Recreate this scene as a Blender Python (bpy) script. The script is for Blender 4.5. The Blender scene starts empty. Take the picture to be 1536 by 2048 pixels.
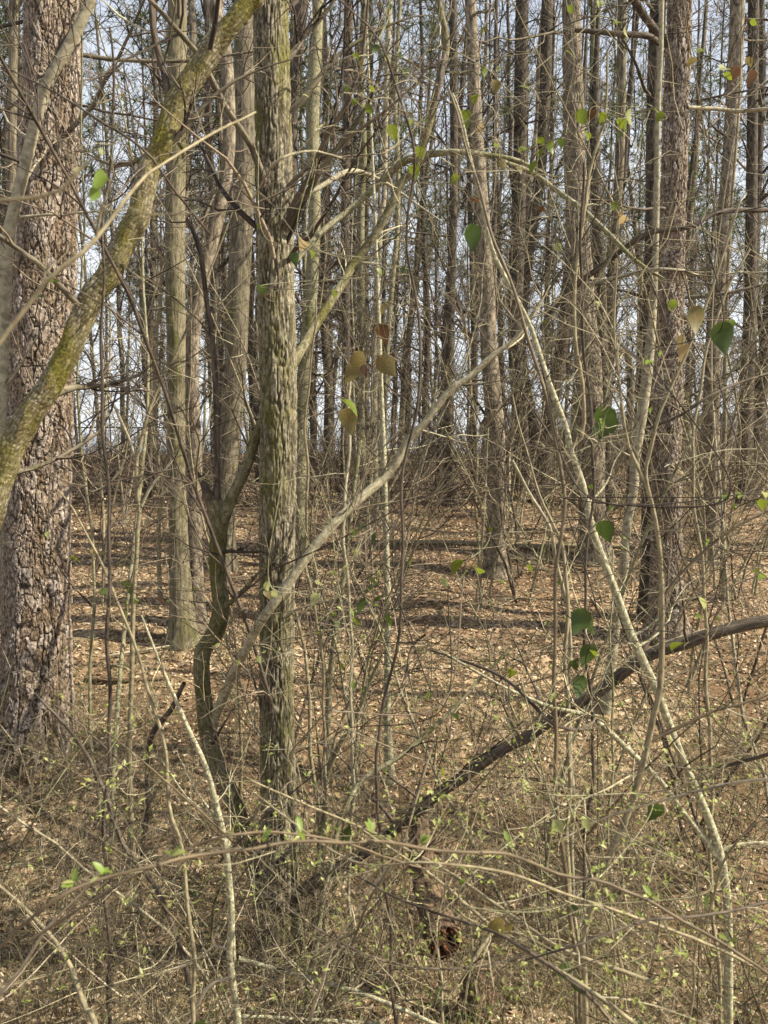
import bpy, math
import numpy as np
from mathutils import Vector

# ------------------------------------------------------------------ camera, sky, sun, exposure
sc = bpy.context.scene
COL = sc.collection
FPX = 1600.0                       # focal length in pixels of the 1536 x 2048 photograph
EYE = np.array([0.0, 0.0, 1.6])
PITCH = math.atan((1024 - 900) / FPX)
cam_d = bpy.data.cameras.new("camera")
cam = bpy.data.objects.new("camera", cam_d)
COL.objects.link(cam)
cam.location = EYE
cam.rotation_euler = (math.radians(90) - PITCH, 0, 0)
cam_d.sensor_fit = 'VERTICAL'
cam_d.sensor_height = 36.0
cam_d.lens = 36.0 * FPX / 2048
cam_d.clip_start = 0.05
cam_d.clip_end = 1500
cam_d.dof.use_dof = True
cam_d.dof.focus_distance = 6.5
cam_d.dof.aperture_fstop = 6.5
sc.camera = cam

SUN_DIR = Vector((1.0, -0.15, 0.0)).normalized()
SUN_EL = math.radians(43)
sun_vec = Vector((SUN_DIR.x * math.cos(SUN_EL), SUN_DIR.y * math.cos(SUN_EL), math.sin(SUN_EL)))
world = bpy.data.worlds.new("World")
sc.world = world
world.use_nodes = True
wn, wl = world.node_tree.nodes, world.node_tree.links
wn.clear()
sky = wn.new('ShaderNodeTexSky')
sky.sky_type = 'NISHITA'
sky.sun_disc = False
sky.sun_elevation = SUN_EL
sky.sun_rotation = math.atan2(SUN_DIR.x, SUN_DIR.y)
sky.air_density = 1.0
sky.dust_density = 1.5
sky.ozone_density = 1.6
# thin high veil of cloud that whitens the whole sky
wtc = wn.new('ShaderNodeTexCoord')
wno = wn.new('ShaderNodeTexNoise'); wno.inputs['Scale'].default_value = 2.2; wno.inputs['Detail'].default_value = 5
wr = wn.new('ShaderNodeMapRange'); wr.inputs[1].default_value = 0.3; wr.inputs[2].default_value = 0.7
wr.inputs[3].default_value = 0.84; wr.inputs[4].default_value = 0.96
wm = wn.new('ShaderNodeMixRGB'); wm.inputs[2].default_value = (7.9, 8.3, 8.7, 1)
bg = wn.new('ShaderNodeBackground'); bg.inputs[1].default_value = 0.066
wo = wn.new('ShaderNodeOutputWorld')
wl.new(wtc.outputs['Generated'], wno.inputs['Vector'])
# the veil is densest low over the horizon and thins towards the zenith, as hazy air does
wse = wn.new('ShaderNodeSeparateXYZ'); wl.new(wtc.outputs['Generated'], wse.inputs[0])
wel = wn.new('ShaderNodeMapRange'); wel.interpolation_type = 'SMOOTHSTEP'
wel.inputs[1].default_value = 0.05; wel.inputs[2].default_value = 0.85; wel.inputs[3].default_value = 1.0; wel.inputs[4].default_value = 0.12
wl.new(wse.outputs['Z'], wel.inputs[0])
wmu = wn.new('ShaderNodeMath'); wmu.operation = 'MULTIPLY'
wl.new(wno.outputs['Fac'], wr.inputs[0]); wl.new(wr.outputs[0], wmu.inputs[0]); wl.new(wel.outputs[0], wmu.inputs[1]); wl.new(wmu.outputs[0], wm.inputs[0])
wl.new(sky.outputs[0], wm.inputs[1]); wl.new(wm.outputs[0], bg.inputs[0]); wl.new(bg.outputs[0], wo.inputs[0])
sun_l = bpy.data.lights.new("sun", 'SUN')
sun_l.energy = 5.0
sun_l.angle = math.radians(0.53)
sun_l.color = (1.0, 0.905, 0.73)
sun = bpy.data.objects.new("sun", sun_l)
sun.rotation_euler = sun_vec.to_track_quat('Z', 'Y').to_euler()
sun.location = (20, -10, 30)
COL.objects.link(sun)
sc.view_settings.view_transform = 'Standard'
sc.view_settings.look = 'None'
sc.view_settings.gamma = 1
sc.view_settings.use_curve_mapping = False
sc.view_settings.exposure = 1.27
sc.cycles.max_bounces = 6
sc.cycles.diffuse_bounces = 2
sc.cycles.glossy_bounces = 2
sc.cycles.transmission_bounces = 2
sc.cycles.use_denoising = True

# ------------------------------------------------------------------ helpers
cp, sp = math.cos(PITCH), math.sin(PITCH)


def px(x, y, d):
    """world point seen at photo pixel (x, y), d metres ahead"""
    r = (x - 768) / FPX; u = (1024 - y) / FPX
    v = np.array([r, cp + u * sp, -sp + u * cp])
    return EYE + v * (d / v[1])


def proj(p):
    q = np.asarray(p, float) - EYE
    f = q[1] * cp - q[2] * sp; u = q[1] * sp + q[2] * cp
    return 768 + FPX * q[0] / f, 1024 - FPX * u / f


_dk = np.array([-30, -5, 0, 2, 3.2, 4.5, 5.4, 6.5, 8.2, 10.7, 14, 18, 25, 40, 60, 100, 500.])
_dv = np.array([1.6, 1.6, 1.65, 2.25, 2.68, 2.95, 2.86, 2.47, 1.95, 1.5, 1.02, .76, .50, .62, .75, 1.0, 2.0])
_ys = np.linspace(-30, 500, 10601)
_dz = np.interp(_ys, _dk, _dv)
_kk = np.hanning(23); _kk /= _kk.sum()
_dz2 = np.convolve(np.pad(_dz, 11, mode='edge'), _kk, mode='valid')


def gz(x, y):
    x = np.asarray(x, float); y = np.asarray(y, float)
    z = 1.6 - np.interp(y, _ys, _dz2)
    z = z + 0.035 * np.sin(x * 1.9 + y * .7) + 0.03 * np.sin(x * .8 - y * 1.7 + 1) + 0.018 * np.sin(x * 4.1 + 2 * np.sin(y * 3.3))
    z = z + 0.12 * np.sin(x * .31 + 1.3) * np.clip((y - 10) / 15, 0, 1)
    return z


def dbase(x, y):
    """distance at which the sight line through (x, y) meets the ground"""
    lo = 1.5
    for d in np.arange(1.5, 90, .05):
        p = px(x, y, d)
        if p[2] <= gz(p[0], p[1]):
            return d
    return 60.0


def link(o):
    COL.objects.link(o); return o


def tag(o, label, cat, group=None, kind=None):
    if label: o['label'] = label
    if cat: o['category'] = cat
    if group: o['group'] = group
    if kind: o['kind'] = kind
    return o


def thing(name, label, cat, loc, group=None):
    o = bpy.data.objects.new(name, None)
    o.location = Vector([float(v) for v in loc]); o.empty_display_size = 0.2
    return tag(link(o), label, cat, group)


def mesh_np(name, V, F, mat, smooth=True, uv=None, attrs=None):
    """F: (n, k) int array, all faces with k corners"""
    me = bpy.data.meshes.new(name)
    V = np.ascontiguousarray(V, np.float32); F = np.ascontiguousarray(F, np.int32)
    n, k = F.shape
    me.vertices.add(len(V)); me.vertices.foreach_set('co', V.ravel())
    me.loops.add(n * k); me.loops.foreach_set('vertex_index', F.ravel())
    me.polygons.add(n)
    me.polygons.foreach_set('loop_start', np.arange(0, n * k, k, dtype=np.int32))
    me.polygons.foreach_set('loop_total', np.full(n, k, np.int32))
    me.polygons.foreach_set('use_smooth', np.full(n, smooth))
    if uv is not None:
        l = me.uv_layers.new(name='UVMap'); l.data.foreach_set('uv', np.ascontiguousarray(uv, np.float32).ravel())
    for an, av in (attrs or {}).items():
        a = me.attributes.new(an, 'FLOAT', 'POINT'); a.data.foreach_set('value', np.ascontiguousarray(av, np.float32))
    me.update(calc_edges=True)
    if mat: me.materials.append(mat)
    return me


def norm(v):
    return v / np.maximum(np.linalg.norm(v, axis=-1, keepdims=True), 1e-9)


def tube_arrays(pts, rad, S, rnd=None):
    """pts (N,P,3), rad (N,P) or (N,P,S): rings of S points along N polylines"""
    pts = np.asarray(pts, float); rad = np.asarray(rad, float)
    N, P, _ = pts.shape
    if rad.ndim == 2: rad = rad[:, :, None] * np.ones(S)
    T = norm(np.gradient(pts, axis=1))
    m = norm(pts[:, -1] - pts[:, 0])
    ref = np.zeros((N, 3)); ref[np.arange(N), np.argmin(np.abs(m), axis=1)] = 1
    up = np.abs(m[:, 2]) > .75
    ref[up] = (0, 1, 0)                      # seam of upright stems on the far side
    n1 = norm(ref[:, None] - (T * ref[:, None]).sum(-1, keepdims=True) * T)
    n2 = np.cross(T, n1)
    a = np.arange(S) / S * 2 * math.pi
    V = pts[:, :, None] + rad[..., None] * (np.cos(a)[:, None] * n1[:, :, None] + np.sin(a)[:, None] * n2[:, :, None])
    idx = np.arange(N * P * S).reshape(N, P, S)
    j2 = (np.arange(S) + 1) % S
    A = idx[:, :-1]; B = idx[:, 1:]
    F = np.stack([A, A[..., j2], B[..., j2], B], -1).reshape(-1, 4)
    seg = np.linalg.norm(np.diff(pts, axis=1), axis=-1)
    vv = np.concatenate([np.zeros((N, 1)), np.cumsum(seg, 1)], 1) 
    if rnd is None: rnd = np.random.default_rng(5).random(N)
    vv = vv + (rnd * 37)[:, None]
    circ = 2 * math.pi * rad.mean(axis=(1, 2))
    u0 = np.arange(S) / S; u1 = (np.arange(S) + 1) / S
    sh = (N, P - 1, S)
    U0 = np.broadcast_to(circ[:, None, None] * u0, sh); U1 = np.broadcast_to(circ[:, None, None] * u1, sh)
    V0 = np.broadcast_to(vv[:, :-1, None], sh); V1 = np.broadcast_to(vv[:, 1:, None], sh)
    UV = np.stack([U0, V0, U1, V0, U1, V1, U0, V1], -1).reshape(-1, 2)
    R = np.repeat(rnd, P * S)
    return V.reshape(-1, 3), F, UV, R


class Tubes:
    def __init__(s): s.v = []; s.f = []; s.uv = []; s.r = []; s.n = 0
    def add(s, pts, rad, S=3, rnd=None):
        pts = np.asarray(pts, float)
        if pts.ndim == 2: pts = pts[None]; rad = np.asarray(rad)[None]
        if len(pts) == 0: return
        V, F, UV, R = tube_arrays(pts, rad, S, rnd)
        s.v.append(V); s.f.append(F + s.n); s.uv.append(UV); s.r.append(R); s.n += len(V)
    def mesh(s, name, mat, origin=(0, 0, 0)):
        return mesh_np(name, np.concatenate(s.v) - np.asarray(origin), np.concatenate(s.f), mat, True,
                       np.concatenate(s.uv), {'rnd': np.concatenate(s.r)})
    def obj(s, name, mat, parent=None, origin=(0, 0, 0), kind=None):
        if not s.v: return None
        o = link(bpy.data.objects.new(name, s.mesh(name, mat, origin)))
        if parent: o.parent = parent
        if kind: o['kind'] = kind
        return o


def grow(rg, start, dirs, L, r0, P=6, wig=.25, up=0.0, tip=.15, kink=None):
    start = np.asarray(start, float); N = len(start)
    d = norm(np.asarray(dirs, float)); p = start.copy(); out = [p.copy()]
    L = np.broadcast_to(np.asarray(L, float), (N,)); st = (L / (P - 1))[:, None]
    drift = rg.normal(0, wig * .5, (N, 3))
    for i in range(P - 1):
        d = norm(d + rg.normal(0, wig, (N, 3)) + drift * .5 + np.array([0, 0, up]))
        p = p + d * st; out.append(p.copy())
    t = np.linspace(0, 1, P)
    rad = np.broadcast_to(np.asarray(r0, float), (N,))[:, None] * (1 - (1 - tip) * t)
    return np.stack(out, 1), rad


def sprout(rg, pts, rad, k, ang=(35, 65), t0=.15, t1=1.0, rfrac=.6):
    """k starts on every polyline"""
    N, P, _ = pts.shape
    t = rg.uniform(t0, t1, (N, k)) * (P - 1.001)
    i = np.floor(t).astype(int); f = (t - i)[..., None]
    n = np.arange(N)[:, None]
    s = pts[n, i] * (1 - f) + pts[n, i + 1] * f
    tg = norm(pts[n, i + 1] - pts[n, i])
    q = norm(np.cross(tg, rg.normal(0, 1, (N, k, 3))))
    a = np.radians(rg.uniform(ang[0], ang[1], (N, k)))[..., None]
    d = np.cos(a) * tg + np.sin(a) * q
    rr = rad[n, i] * rfrac
    return s.reshape(-1, 3), d.reshape(-1, 3), rr.reshape(-1), (t / (P - 1)).reshape(-1)


def catmull(C, n):
    C = np.asarray(C, float)
    if len(C) < 3:
        t = np.linspace(0, 1, n)[:, None]; return C[0] * (1 - t) + C[-1] * t
    seg = np.linalg.norm(np.diff(C[:, :3], axis=0), axis=1); s = np.concatenate([[0], np.cumsum(seg)])
    E = np.vstack([2 * C[0] - C[1], C, 2 * C[-1] - C[-2]])
    q = np.linspace(0, s[-1], n); i = np.clip(np.searchsorted(s, q, side='right') - 1, 0, len(seg) - 1)
    f = ((q - s[i]) / np.maximum(seg[i], 1e-9))[:, None]
    p0, p1, p2, p3 = E[i], E[i + 1], E[i + 2], E[i + 3]
    return .5 * (2 * p1 + (p2 - p0) * f + (2 * p0 - 5 * p1 + 4 * p2 - p3) * f**2 + (3 * p1 - p0 - 3 * p2 + p3) * f**3)


# ------------------------------------------------------------------ materials
def new_mat(name):
    m = bpy.data.materials.new(name); m.use_nodes = True
    nt = m.node_tree; nt.nodes.clear()
    return m, nt, nt.nodes, nt.links


def ramp(N, stops):
    r = N.new('ShaderNodeValToRGB'); e = r.color_ramp.elements
    e[0].position, e[0].color = stops[0][0], (*stops[0][1], 1)
    e[1].position, e[1].color = stops[-1][0], (*stops[-1][1], 1)
    for p, c in stops[1:-1]:
        k = e.new(p); k.color = (*c, 1)
    return r


def bark(name, dark, light, us=60, vs=9, bump=.6, dist=.012, moss=None, moss_t=.5, moss_soft=.12, plate=False, lichen=None, rndamt=.0, rough=.95, ringed=False):
    m, nt, N, K = new_mat(name)
    uv = N.new('ShaderNodeUVMap')
    mp = N.new('ShaderNodeMapping'); mp.inputs['Scale'].default_value = (us, vs, 1)
    K.new(uv.outputs[0], mp.inputs[0])
    n1 = N.new('ShaderNodeTexNoise'); n1.inputs['Scale'].default_value = 1; n1.inputs['Detail'].default_value = 5
    n1.inputs['Roughness'].default_value = .65; n1.inputs['Distortion'].default_value = .5
    K.new(mp.outputs[0], n1.inputs['Vector'])
    mid = tuple((a + b) / 2 for a, b in zip(dark, light))
    r = ramp(N, [(.36, dark), (.5, mid), (.64, light)])
    K.new(n1.outputs['Fac'], r.inputs[0])
    col = r.outputs[0]; hgt = n1.outputs['Fac']
    if plate:
        at = N.new('ShaderNodeAttribute'); at.attribute_name = 'pid'
        hs = N.new('ShaderNodeHueSaturation')
        mr = N.new('ShaderNodeMapRange'); mr.inputs[3].default_value = .72; mr.inputs[4].default_value = 1.22
        K.new(at.outputs['Fac'], mr.inputs[0]); K.new(mr.outputs[0], hs.inputs['Value'])
        mr2 = N.new('ShaderNodeMapRange'); mr2.inputs[3].default_value = 1.25; mr2.inputs[4].default_value = .65
        K.new(at.outputs['Fac'], mr2.inputs[0]); K.new(mr2.outputs[0], hs.inputs['Saturation'])
        K.new(col, hs.inputs['Color'])
        ap = N.new('ShaderNodeAttribute'); ap.attribute_name = 'edge'
        mx = N.new('ShaderNodeMixRGB'); mx.inputs[1].default_value = (*[c * .45 for c in dark], 1)
        K.new(ap.outputs['Fac'], mx.inputs[0]); K.new(hs.outputs[0], mx.inputs[2]); col = mx.outputs[0]
    if lichen:
        nl = N.new('ShaderNodeTexNoise'); nl.inputs['Scale'].default_value = lichen[1]; nl.inputs['Detail'].default_value = 3
        K.new(uv.outputs[0], nl.inputs['Vector'])
        ml = N.new('ShaderNodeMapRange'); ml.inputs[1].default_value = lichen[2]; ml.inputs[2].default_value = lichen[2] + .06
        K.new(nl.outputs['Fac'], ml.inputs[0])
        mx = N.new('ShaderNodeMixRGB'); mx.inputs[2].default_value = (*lichen[0], 1)
        K.new(ml.outputs[0], mx.inputs[0]); K.new(col, mx.inputs[1]); col = mx.outputs[0]
    if moss:
        tc = N.new('ShaderNodeTexCoord')
        nm = N.new('ShaderNodeTexNoise'); nm.inputs['Scale'].default_value = 3.2; nm.inputs['Detail'].default_value = 6; nm.inputs['Roughness'].default_value = .7
        mpm = N.new('ShaderNodeMapping'); mpm.inputs['Scale'].default_value = (1.6, 1.6, .55)
        K.new(tc.outputs['Object'], mpm.inputs[0]); K.new(mpm.outputs[0], nm.inputs['Vector'])
        mm = N.new('ShaderNodeMapRange'); mm.inputs[1].default_value = moss_t; mm.inputs[2].default_value = moss_t + moss_soft
        K.new(nm.outputs['Fac'], mm.inputs[0])
        nf = N.new('ShaderNodeTexNoise'); nf.inputs['Scale'].default_value = 90; nf.inputs['Detail'].default_value = 3
        K.new(tc.outputs['Object'], nf.inputs['Vector'])
        rm = ramp(N, [(.35, tuple(c * .45 for c in moss)), (.65, tuple(c * 1.35 for c in moss))]); K.new(nf.outputs['Fac'], rm.inputs[0])
        mx = N.new('ShaderNodeMixRGB'); K.new(mm.outputs[0], mx.inputs[0]); K.new(col, mx.inputs[1]); K.new(rm.outputs[0], mx.inputs[2]); col = mx.outputs[0]
    if rndamt:
        ar = N.new('ShaderNodeAttribute'); ar.attribute_name = 'rnd'
        hs = N.new('ShaderNodeHueSaturation'); mr = N.new('ShaderNodeMapRange')
        mr.inputs[3].default_value = 1 - rndamt; mr.inputs[4].default_value = 1 + rndamt
        K.new(ar.outputs['Fac'], mr.inputs[0]); K.new(mr.outputs[0], hs.inputs['Value']); K.new(col, hs.inputs['Color']); col = hs.outputs[0]
    bs = N.new('ShaderNodeBsdfPrincipled'); bs.inputs['Roughness'].default_value = rough
    bs.inputs['Specular IOR Level'].default_value = .25
    K.new(col, bs.inputs['Base Color'])
    if bump:
        bp = N.new('ShaderNodeBump'); bp.inputs['Strength'].default_value = bump; bp.inputs['Distance'].default_value = dist
        K.new(hgt, bp.inputs['Height']); K.new(bp.outputs[0], bs.inputs['Normal'])
    o = N.new('ShaderNodeOutputMaterial'); K.new(bs.outputs[0], o.inputs[0])
    return m


def twig_mat(name, stops, rough=.8):
    m, nt, N, K = new_mat(name)
    a = N.new('ShaderNodeAttribute'); a.attribute_name = 'rnd'
    r = ramp(N, stops); K.new(a.outputs['Fac'], r.inputs[0])
    tc = N.new('ShaderNodeTexCoord'); n = N.new('ShaderNodeTexNoise'); n.inputs['Scale'].default_value = 35; n.inputs['Detail'].default_value = 2
    K.new(tc.outputs['Object'], n.inputs['Vector'])
    mr = N.new('ShaderNodeMapRange'); mr.inputs[1].default_value = .3; mr.inputs[2].default_value = .7; mr.inputs[3].default_value = .65; mr.inputs[4].default_value = 1.3
    K.new(n.outputs['Fac'], mr.inputs[0])
    hs = N.new('ShaderNodeHueSaturation'); K.new(mr.outputs[0], hs.inputs['Value']); K.new(r.outputs[0], hs.inputs['Color'])
    bs = N.new('ShaderNodeBsdfPrincipled'); bs.inputs['Roughness'].default_value = rough; bs.inputs['Specular IOR Level'].default_value = .3
    K.new(hs.outputs[0], bs.inputs['Base Color'])
    o = N.new('ShaderNodeOutputMaterial'); K.new(bs.outputs[0], o.inputs[0])
    return m


def leaf_mat(name, stops, trans=.45, rough=.45, attr='rnd', spot=None):
    m, nt, N, K = new_mat(name)
    a = N.new('ShaderNodeAttribute'); a.attribute_name = attr
    r = ramp(N, stops); K.new(a.outputs['Fac'], r.inputs[0]); col = r.outputs[0]
    tc = N.new('ShaderNodeTexCoord'); n = N.new('ShaderNodeTexNoise'); n.inputs['Scale'].default_value = 40; n.inputs['Detail'].default_value = 3
    K.new(tc.outputs['Object'], n.inputs['Vector'])
    mr = N.new('ShaderNodeMapRange'); mr.inputs[1].default_value = .3; mr.inputs[2].default_value = .7; mr.inputs[3].default_value = .7; mr.inputs[4].default_value = 1.25
    K.new(n.outputs['Fac'], mr.inputs[0])
    hs = N.new('ShaderNodeHueSaturation'); K.new(mr.outputs[0], hs.inputs['Value']); K.new(col, hs.inputs['Color']); col = hs.outputs[0]
    if spot:
        ms = N.new('ShaderNodeMapRange'); ms.inputs[1].default_value = .5; ms.inputs[2].default_value = .6
        n3 = N.new('ShaderNodeTexNoise'); n3.inputs['Scale'].default_value = 22; K.new(tc.outputs['Object'], n3.inputs['Vector'])
        K.new(n3.outputs['Fac'], ms.inputs[0])
        mx = N.new('ShaderNodeMixRGB'); mx.inputs[2].default_value = (*spot, 1); K.new(ms.outputs[0], mx.inputs[0]); K.new(col, mx.inputs[1]); col = mx.outputs[0]
    bs = N.new('ShaderNodeBsdfPrincipled'); bs.inputs['Roughness'].default_value = rough; bs.inputs['Specular IOR Level'].default_value = .4
    K.new(col, bs.inputs['Base Color'])
    tr = N.new('ShaderNodeBsdfTranslucent'); K.new(col, tr.inputs[0])
    mx = N.new('ShaderNodeMixShader'); mx.inputs[0].default_value = trans
    K.new(bs.outputs[0], mx.inputs[1]); K.new(tr.outputs[0], mx.inputs[2])
    o = N.new('ShaderNodeOutputMaterial'); K.new(mx.outputs[0], o.inputs[0])
    return m


MOSS = (.115, .105, .018)
M = {
 'pine_hero': bark('pine plate bark', (.06, .043, .030), (.36, .285, .215), us=50, vs=28, bump=.5, dist=.008, plate=True),
 'furrow_hero': bark('furrowed mossy bark', (.06, .05, .03), (.31, .27, .18), us=90, vs=40, bump=.5, dist=.005, plate=True, moss=(.12, .115, .025), moss_t=.47, moss_soft=.25),
 'moss_hero': bark('gold moss bark', (.13, .105, .06), (.36, .31, .20), us=70, vs=60, bump=.8, dist=.006, plate=True, moss=(.14, .125, .022), moss_t=.40, moss_soft=.22, lichen=((.45, .40, .22), 55, .60)),
 'pine': bark('scaly pine bark', (.06, .048, .034), (.31, .26, .19), us=26, vs=9, bump=.9, dist=.03),
 'pinedark': bark('dark pine bark', (.026, .022, .017), (.125, .103, .076), us=26, vs=9, bump=.9, dist=.03),
 'grey': bark('grey ridged bark', (.05, .043, .03), (.21, .18, .125), us=38, vs=5, bump=.8, dist=.02, moss=(.10, .10, .035), moss_t=.56, moss_soft=.1),
 'beech': bark('smooth striped bark', (.07, .06, .038), (.24, .21, .135), us=60, vs=9, bump=.6, dist=.01, moss=(.075, .075, .02), moss_t=.47, moss_soft=.2),
 'dark': bark('dark brown bark', (.03, .024, .018), (.125, .10, .075), us=40, vs=9, bump=.7, dist=.015),  # low brown values mixed by noise
 'smooth': bark('smooth pale bark', (.17, .15, .10), (.35, .315, .22), us=25, vs=22, bump=.3, dist=.006, lichen=((.16, .14, .09), 14, .60)),
 'lichen': bark('lichen covered bark', (.16, .145, .09), (.36, .34, .22), us=70, vs=50, bump=.4, dist=.004, lichen=((.46, .45, .32), 60, .54)),
 'stem': bark('tan stem bark', (.12, .10, .06), (.29, .25, .155), us=80, vs=25, bump=.3, dist=.003),
 'greenstem': bark('greenish smooth bark', (.11, .105, .06), (.27, .25, .155), us=60, vs=25, bump=.4, dist=.005, moss=(.11, .11, .035), moss_t=.52, lichen=((.42, .40, .27), 40, .62)),
 'shadegreen': bark('shaded greenish bark', (.055, .048, .026), (.21, .19, .11), us=50, vs=22, bump=.6, dist=.007, moss=(.08, .075, .02), moss_t=.5, lichen=((.34, .32, .20), 45, .64)),  # greenish bark darkened in colour for the shade on the forked stem
 'palelimb': bark('pale tan limb bark', (.17, .15, .095), (.42, .38, .26), us=60, vs=35, bump=.5, dist=.005, lichen=((.20, .185, .11), 30, .56)),
 'rot': bark('rotten log bark', (.05, .035, .022), (.24, .16, .10), us=50, vs=14, bump=1.0, dist=.03),
 'rotwood': bark('rotted red heartwood', (.07, .025, .012), (.36, .15, .07), us=60, vs=60, bump=1.0, dist=.03),
 'cane': bark('reddish cane bark', (.07, .052, .032), (.155, .118, .07), us=60, vs=12, bump=.15, dist=.002, rough=.6),
 'deadwood': bark('bleached dead branch', (.26, .21, .14), (.48, .42, .31), us=60, vs=20, bump=.4, dist=.004),
}
M['twig'] = twig_mat('tan twigs', [(0, (.035, .028, .017)), (.4, (.095, .078, .045)), (.75, (.21, .18, .11)), (1, (.43, .385, .25))])
M['twigdark'] = twig_mat('dark twigs', [(0, (.02, .015, .011)), (.6, (.07, .052, .037)), (1, (.22, .175, .12))])
M['drygrass'] = twig_mat('dry grass straw', [(0, (.12, .10, .045)), (.5, (.29, .245, .125)), (1, (.50, .43, .25))])
M['litter'] = leaf_mat('dead leaves', [(0, (.06, .037, .02)), (.22, (.19, .125, .072)), (.45, (.38, .28, .165)), (.72, (.50, .385, .25)), (1, (.66, .54, .39))], trans=.12, rough=.7)
M['straw'] = twig_mat('pine straw', [(0, (.13, .07, .035)), (.6, (.28, .16, .08)), (1, (.42, .29, .16))])
M['needles'] = leaf_mat('pine needles', [(0, (.035, .055, .012)), (.6, (.085, .115, .03)), (1, (.17, .19, .06))], trans=.35)
M['bud'] = leaf_mat('young green leaves', [(0, (.20, .25, .05)), (.6, (.34, .39, .11)), (1, (.48, .51, .22))], trans=.5)
M['lowgreen'] = leaf_mat('low green leaves', [(0, (.04, .07, .015)), (.6, (.09, .14, .035)), (1, (.16, .22, .06))], trans=.4)
M['l_green'] = leaf_mat('green vine leaf', [(0, (.15, .19, .02)), (1, (.15, .19, .02))], trans=.5)
M['l_dark'] = leaf_mat('dark green leaf', [(0, (.06, .095, .02)), (1, (.06, .095, .02))], trans=.45, rough=.5)
M['l_pale'] = leaf_mat('pale yellow green leaf', [(0, (.36, .38, .15)), (1, (.36, .38, .15))], trans=.5)
M['l_bright'] = leaf_mat('bright green leaf', [(0, (.19, .27, .05)), (1, (.19, .27, .05))], trans=.5)
M['l_mott'] = leaf_mat('mottled green brown leaf', [(0, (.12, .14, .04)), (1, (.12, .14, .04))], trans=.45, spot=(.30, .14, .06))
M['l_tan'] = leaf_mat('tan dead leaf', [(0, (.36, .27, .13)), (1, (.36, .27, .13))], trans=.4)
M['l_red'] = leaf_mat('red brown leaf', [(0, (.09, .045, .022)), (1, (.09, .045, .022))], trans=.4)


def ground_mat():
    m, nt, N, K = new_mat('forest floor litter')
    tc = N.new('ShaderNodeTexCoord'); P = tc.outputs['Object']
    vo = N.new('ShaderNodeTexVoronoi'); vo.inputs['Scale'].default_value = 17; K.new(P, vo.inputs['Vector'])
    nz = N.new('ShaderNodeTexNoise'); nz.inputs['Scale'].default_value = 22; nz.inputs['Detail'].default_value = 6; nz.inputs['Roughness'].default_value = .75
    K.new(P, nz.inputs['Vector'])
    sx = N.new('ShaderNodeSeparateColor'); K.new(vo.outputs['Color'], sx.inputs[0])
    ad = N.new('ShaderNodeMath'); ad.operation = 'MULTIPLY_ADD'; ad.inputs[1].default_value = .5
    K.new(sx.outputs[0], ad.inputs[0])
    h2 = N.new('ShaderNodeMath'); h2.operation = 'MULTIPLY'; h2.inputs[1].default_value = .5; K.new(nz.outputs['Fac'], h2.inputs[0]); K.new(h2.outputs[0], ad.inputs[2])
    r = ramp(N, [(.15, (.05, .036, .021)), (.38, (.14, .098, .058)), (.58, (.38, .27, .16)), (.8, (.56, .43, .28))])
    K.new(ad.outputs[0], r.inputs[0])
    r2 = ramp(N, [(.3, (.09, .055, .032)), (.6, (.21, .135, .08)), (.8, (.34, .25, .155))]); K.new(nz.outputs['Fac'], r2.inputs[0])
    n2 = N.new('ShaderNodeTexNoise'); n2.inputs['Scale'].default_value = .55; n2.inputs['Detail'].default_value = 5; K.new(P, n2.inputs['Vector'])
    mr = N.new('ShaderNodeMapRange'); mr.inputs[1].default_value = .42; mr.inputs[2].default_value = .62; K.new(n2.outputs['Fac'], mr.inputs[0])
    mx = N.new('ShaderNodeMixRGB'); K.new(mr.outputs[0], mx.inputs[0]); K.new(r.outputs[0], mx.inputs[1]); K.new(r2.outputs[0], mx.inputs[2])
    bs = N.new('ShaderNodeBsdfPrincipled'); bs.inputs['Roughness'].default_value = .95; bs.inputs['Specular IOR Level'].default_value = .1
    K.new(mx.outputs[0], bs.inputs['Base Color'])
    bp = N.new('ShaderNodeBump'); bp.inputs['Strength'].default_value = 1; bp.inputs['Distance'].default_value = .04
    K.new(ad.outputs[0], bp.inputs['Height']); K.new(bp.outputs[0], bs.inputs['Normal'])
    o = N.new('ShaderNodeOutputMaterial'); K.new(bs.outputs[0], o.inputs[0])
    return m


def flat_mat(name, c, rough=.8, noise=.15, scale=6):
    m, nt, N, K = new_mat(name)
    tc = N.new('ShaderNodeTexCoord'); n = N.new('ShaderNodeTexNoise'); n.inputs['Scale'].default_value = scale; n.inputs['Detail'].default_value = 4
    K.new(tc.outputs['Object'], n.inputs['Vector'])
    r = ramp(N, [(.3, tuple(v * (1 - noise) for v in c)), (.7, tuple(v * (1 + noise) for v in c))]); K.new(n.outputs['Fac'], r.inputs[0])
    bs = N.new('ShaderNodeBsdfPrincipled'); bs.inputs['Roughness'].default_value = rough; K.new(r.outputs[0], bs.inputs['Base Color'])
    o = N.new('ShaderNodeOutputMaterial'); K.new(bs.outputs[0], o.inputs[0])
    return m


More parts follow.
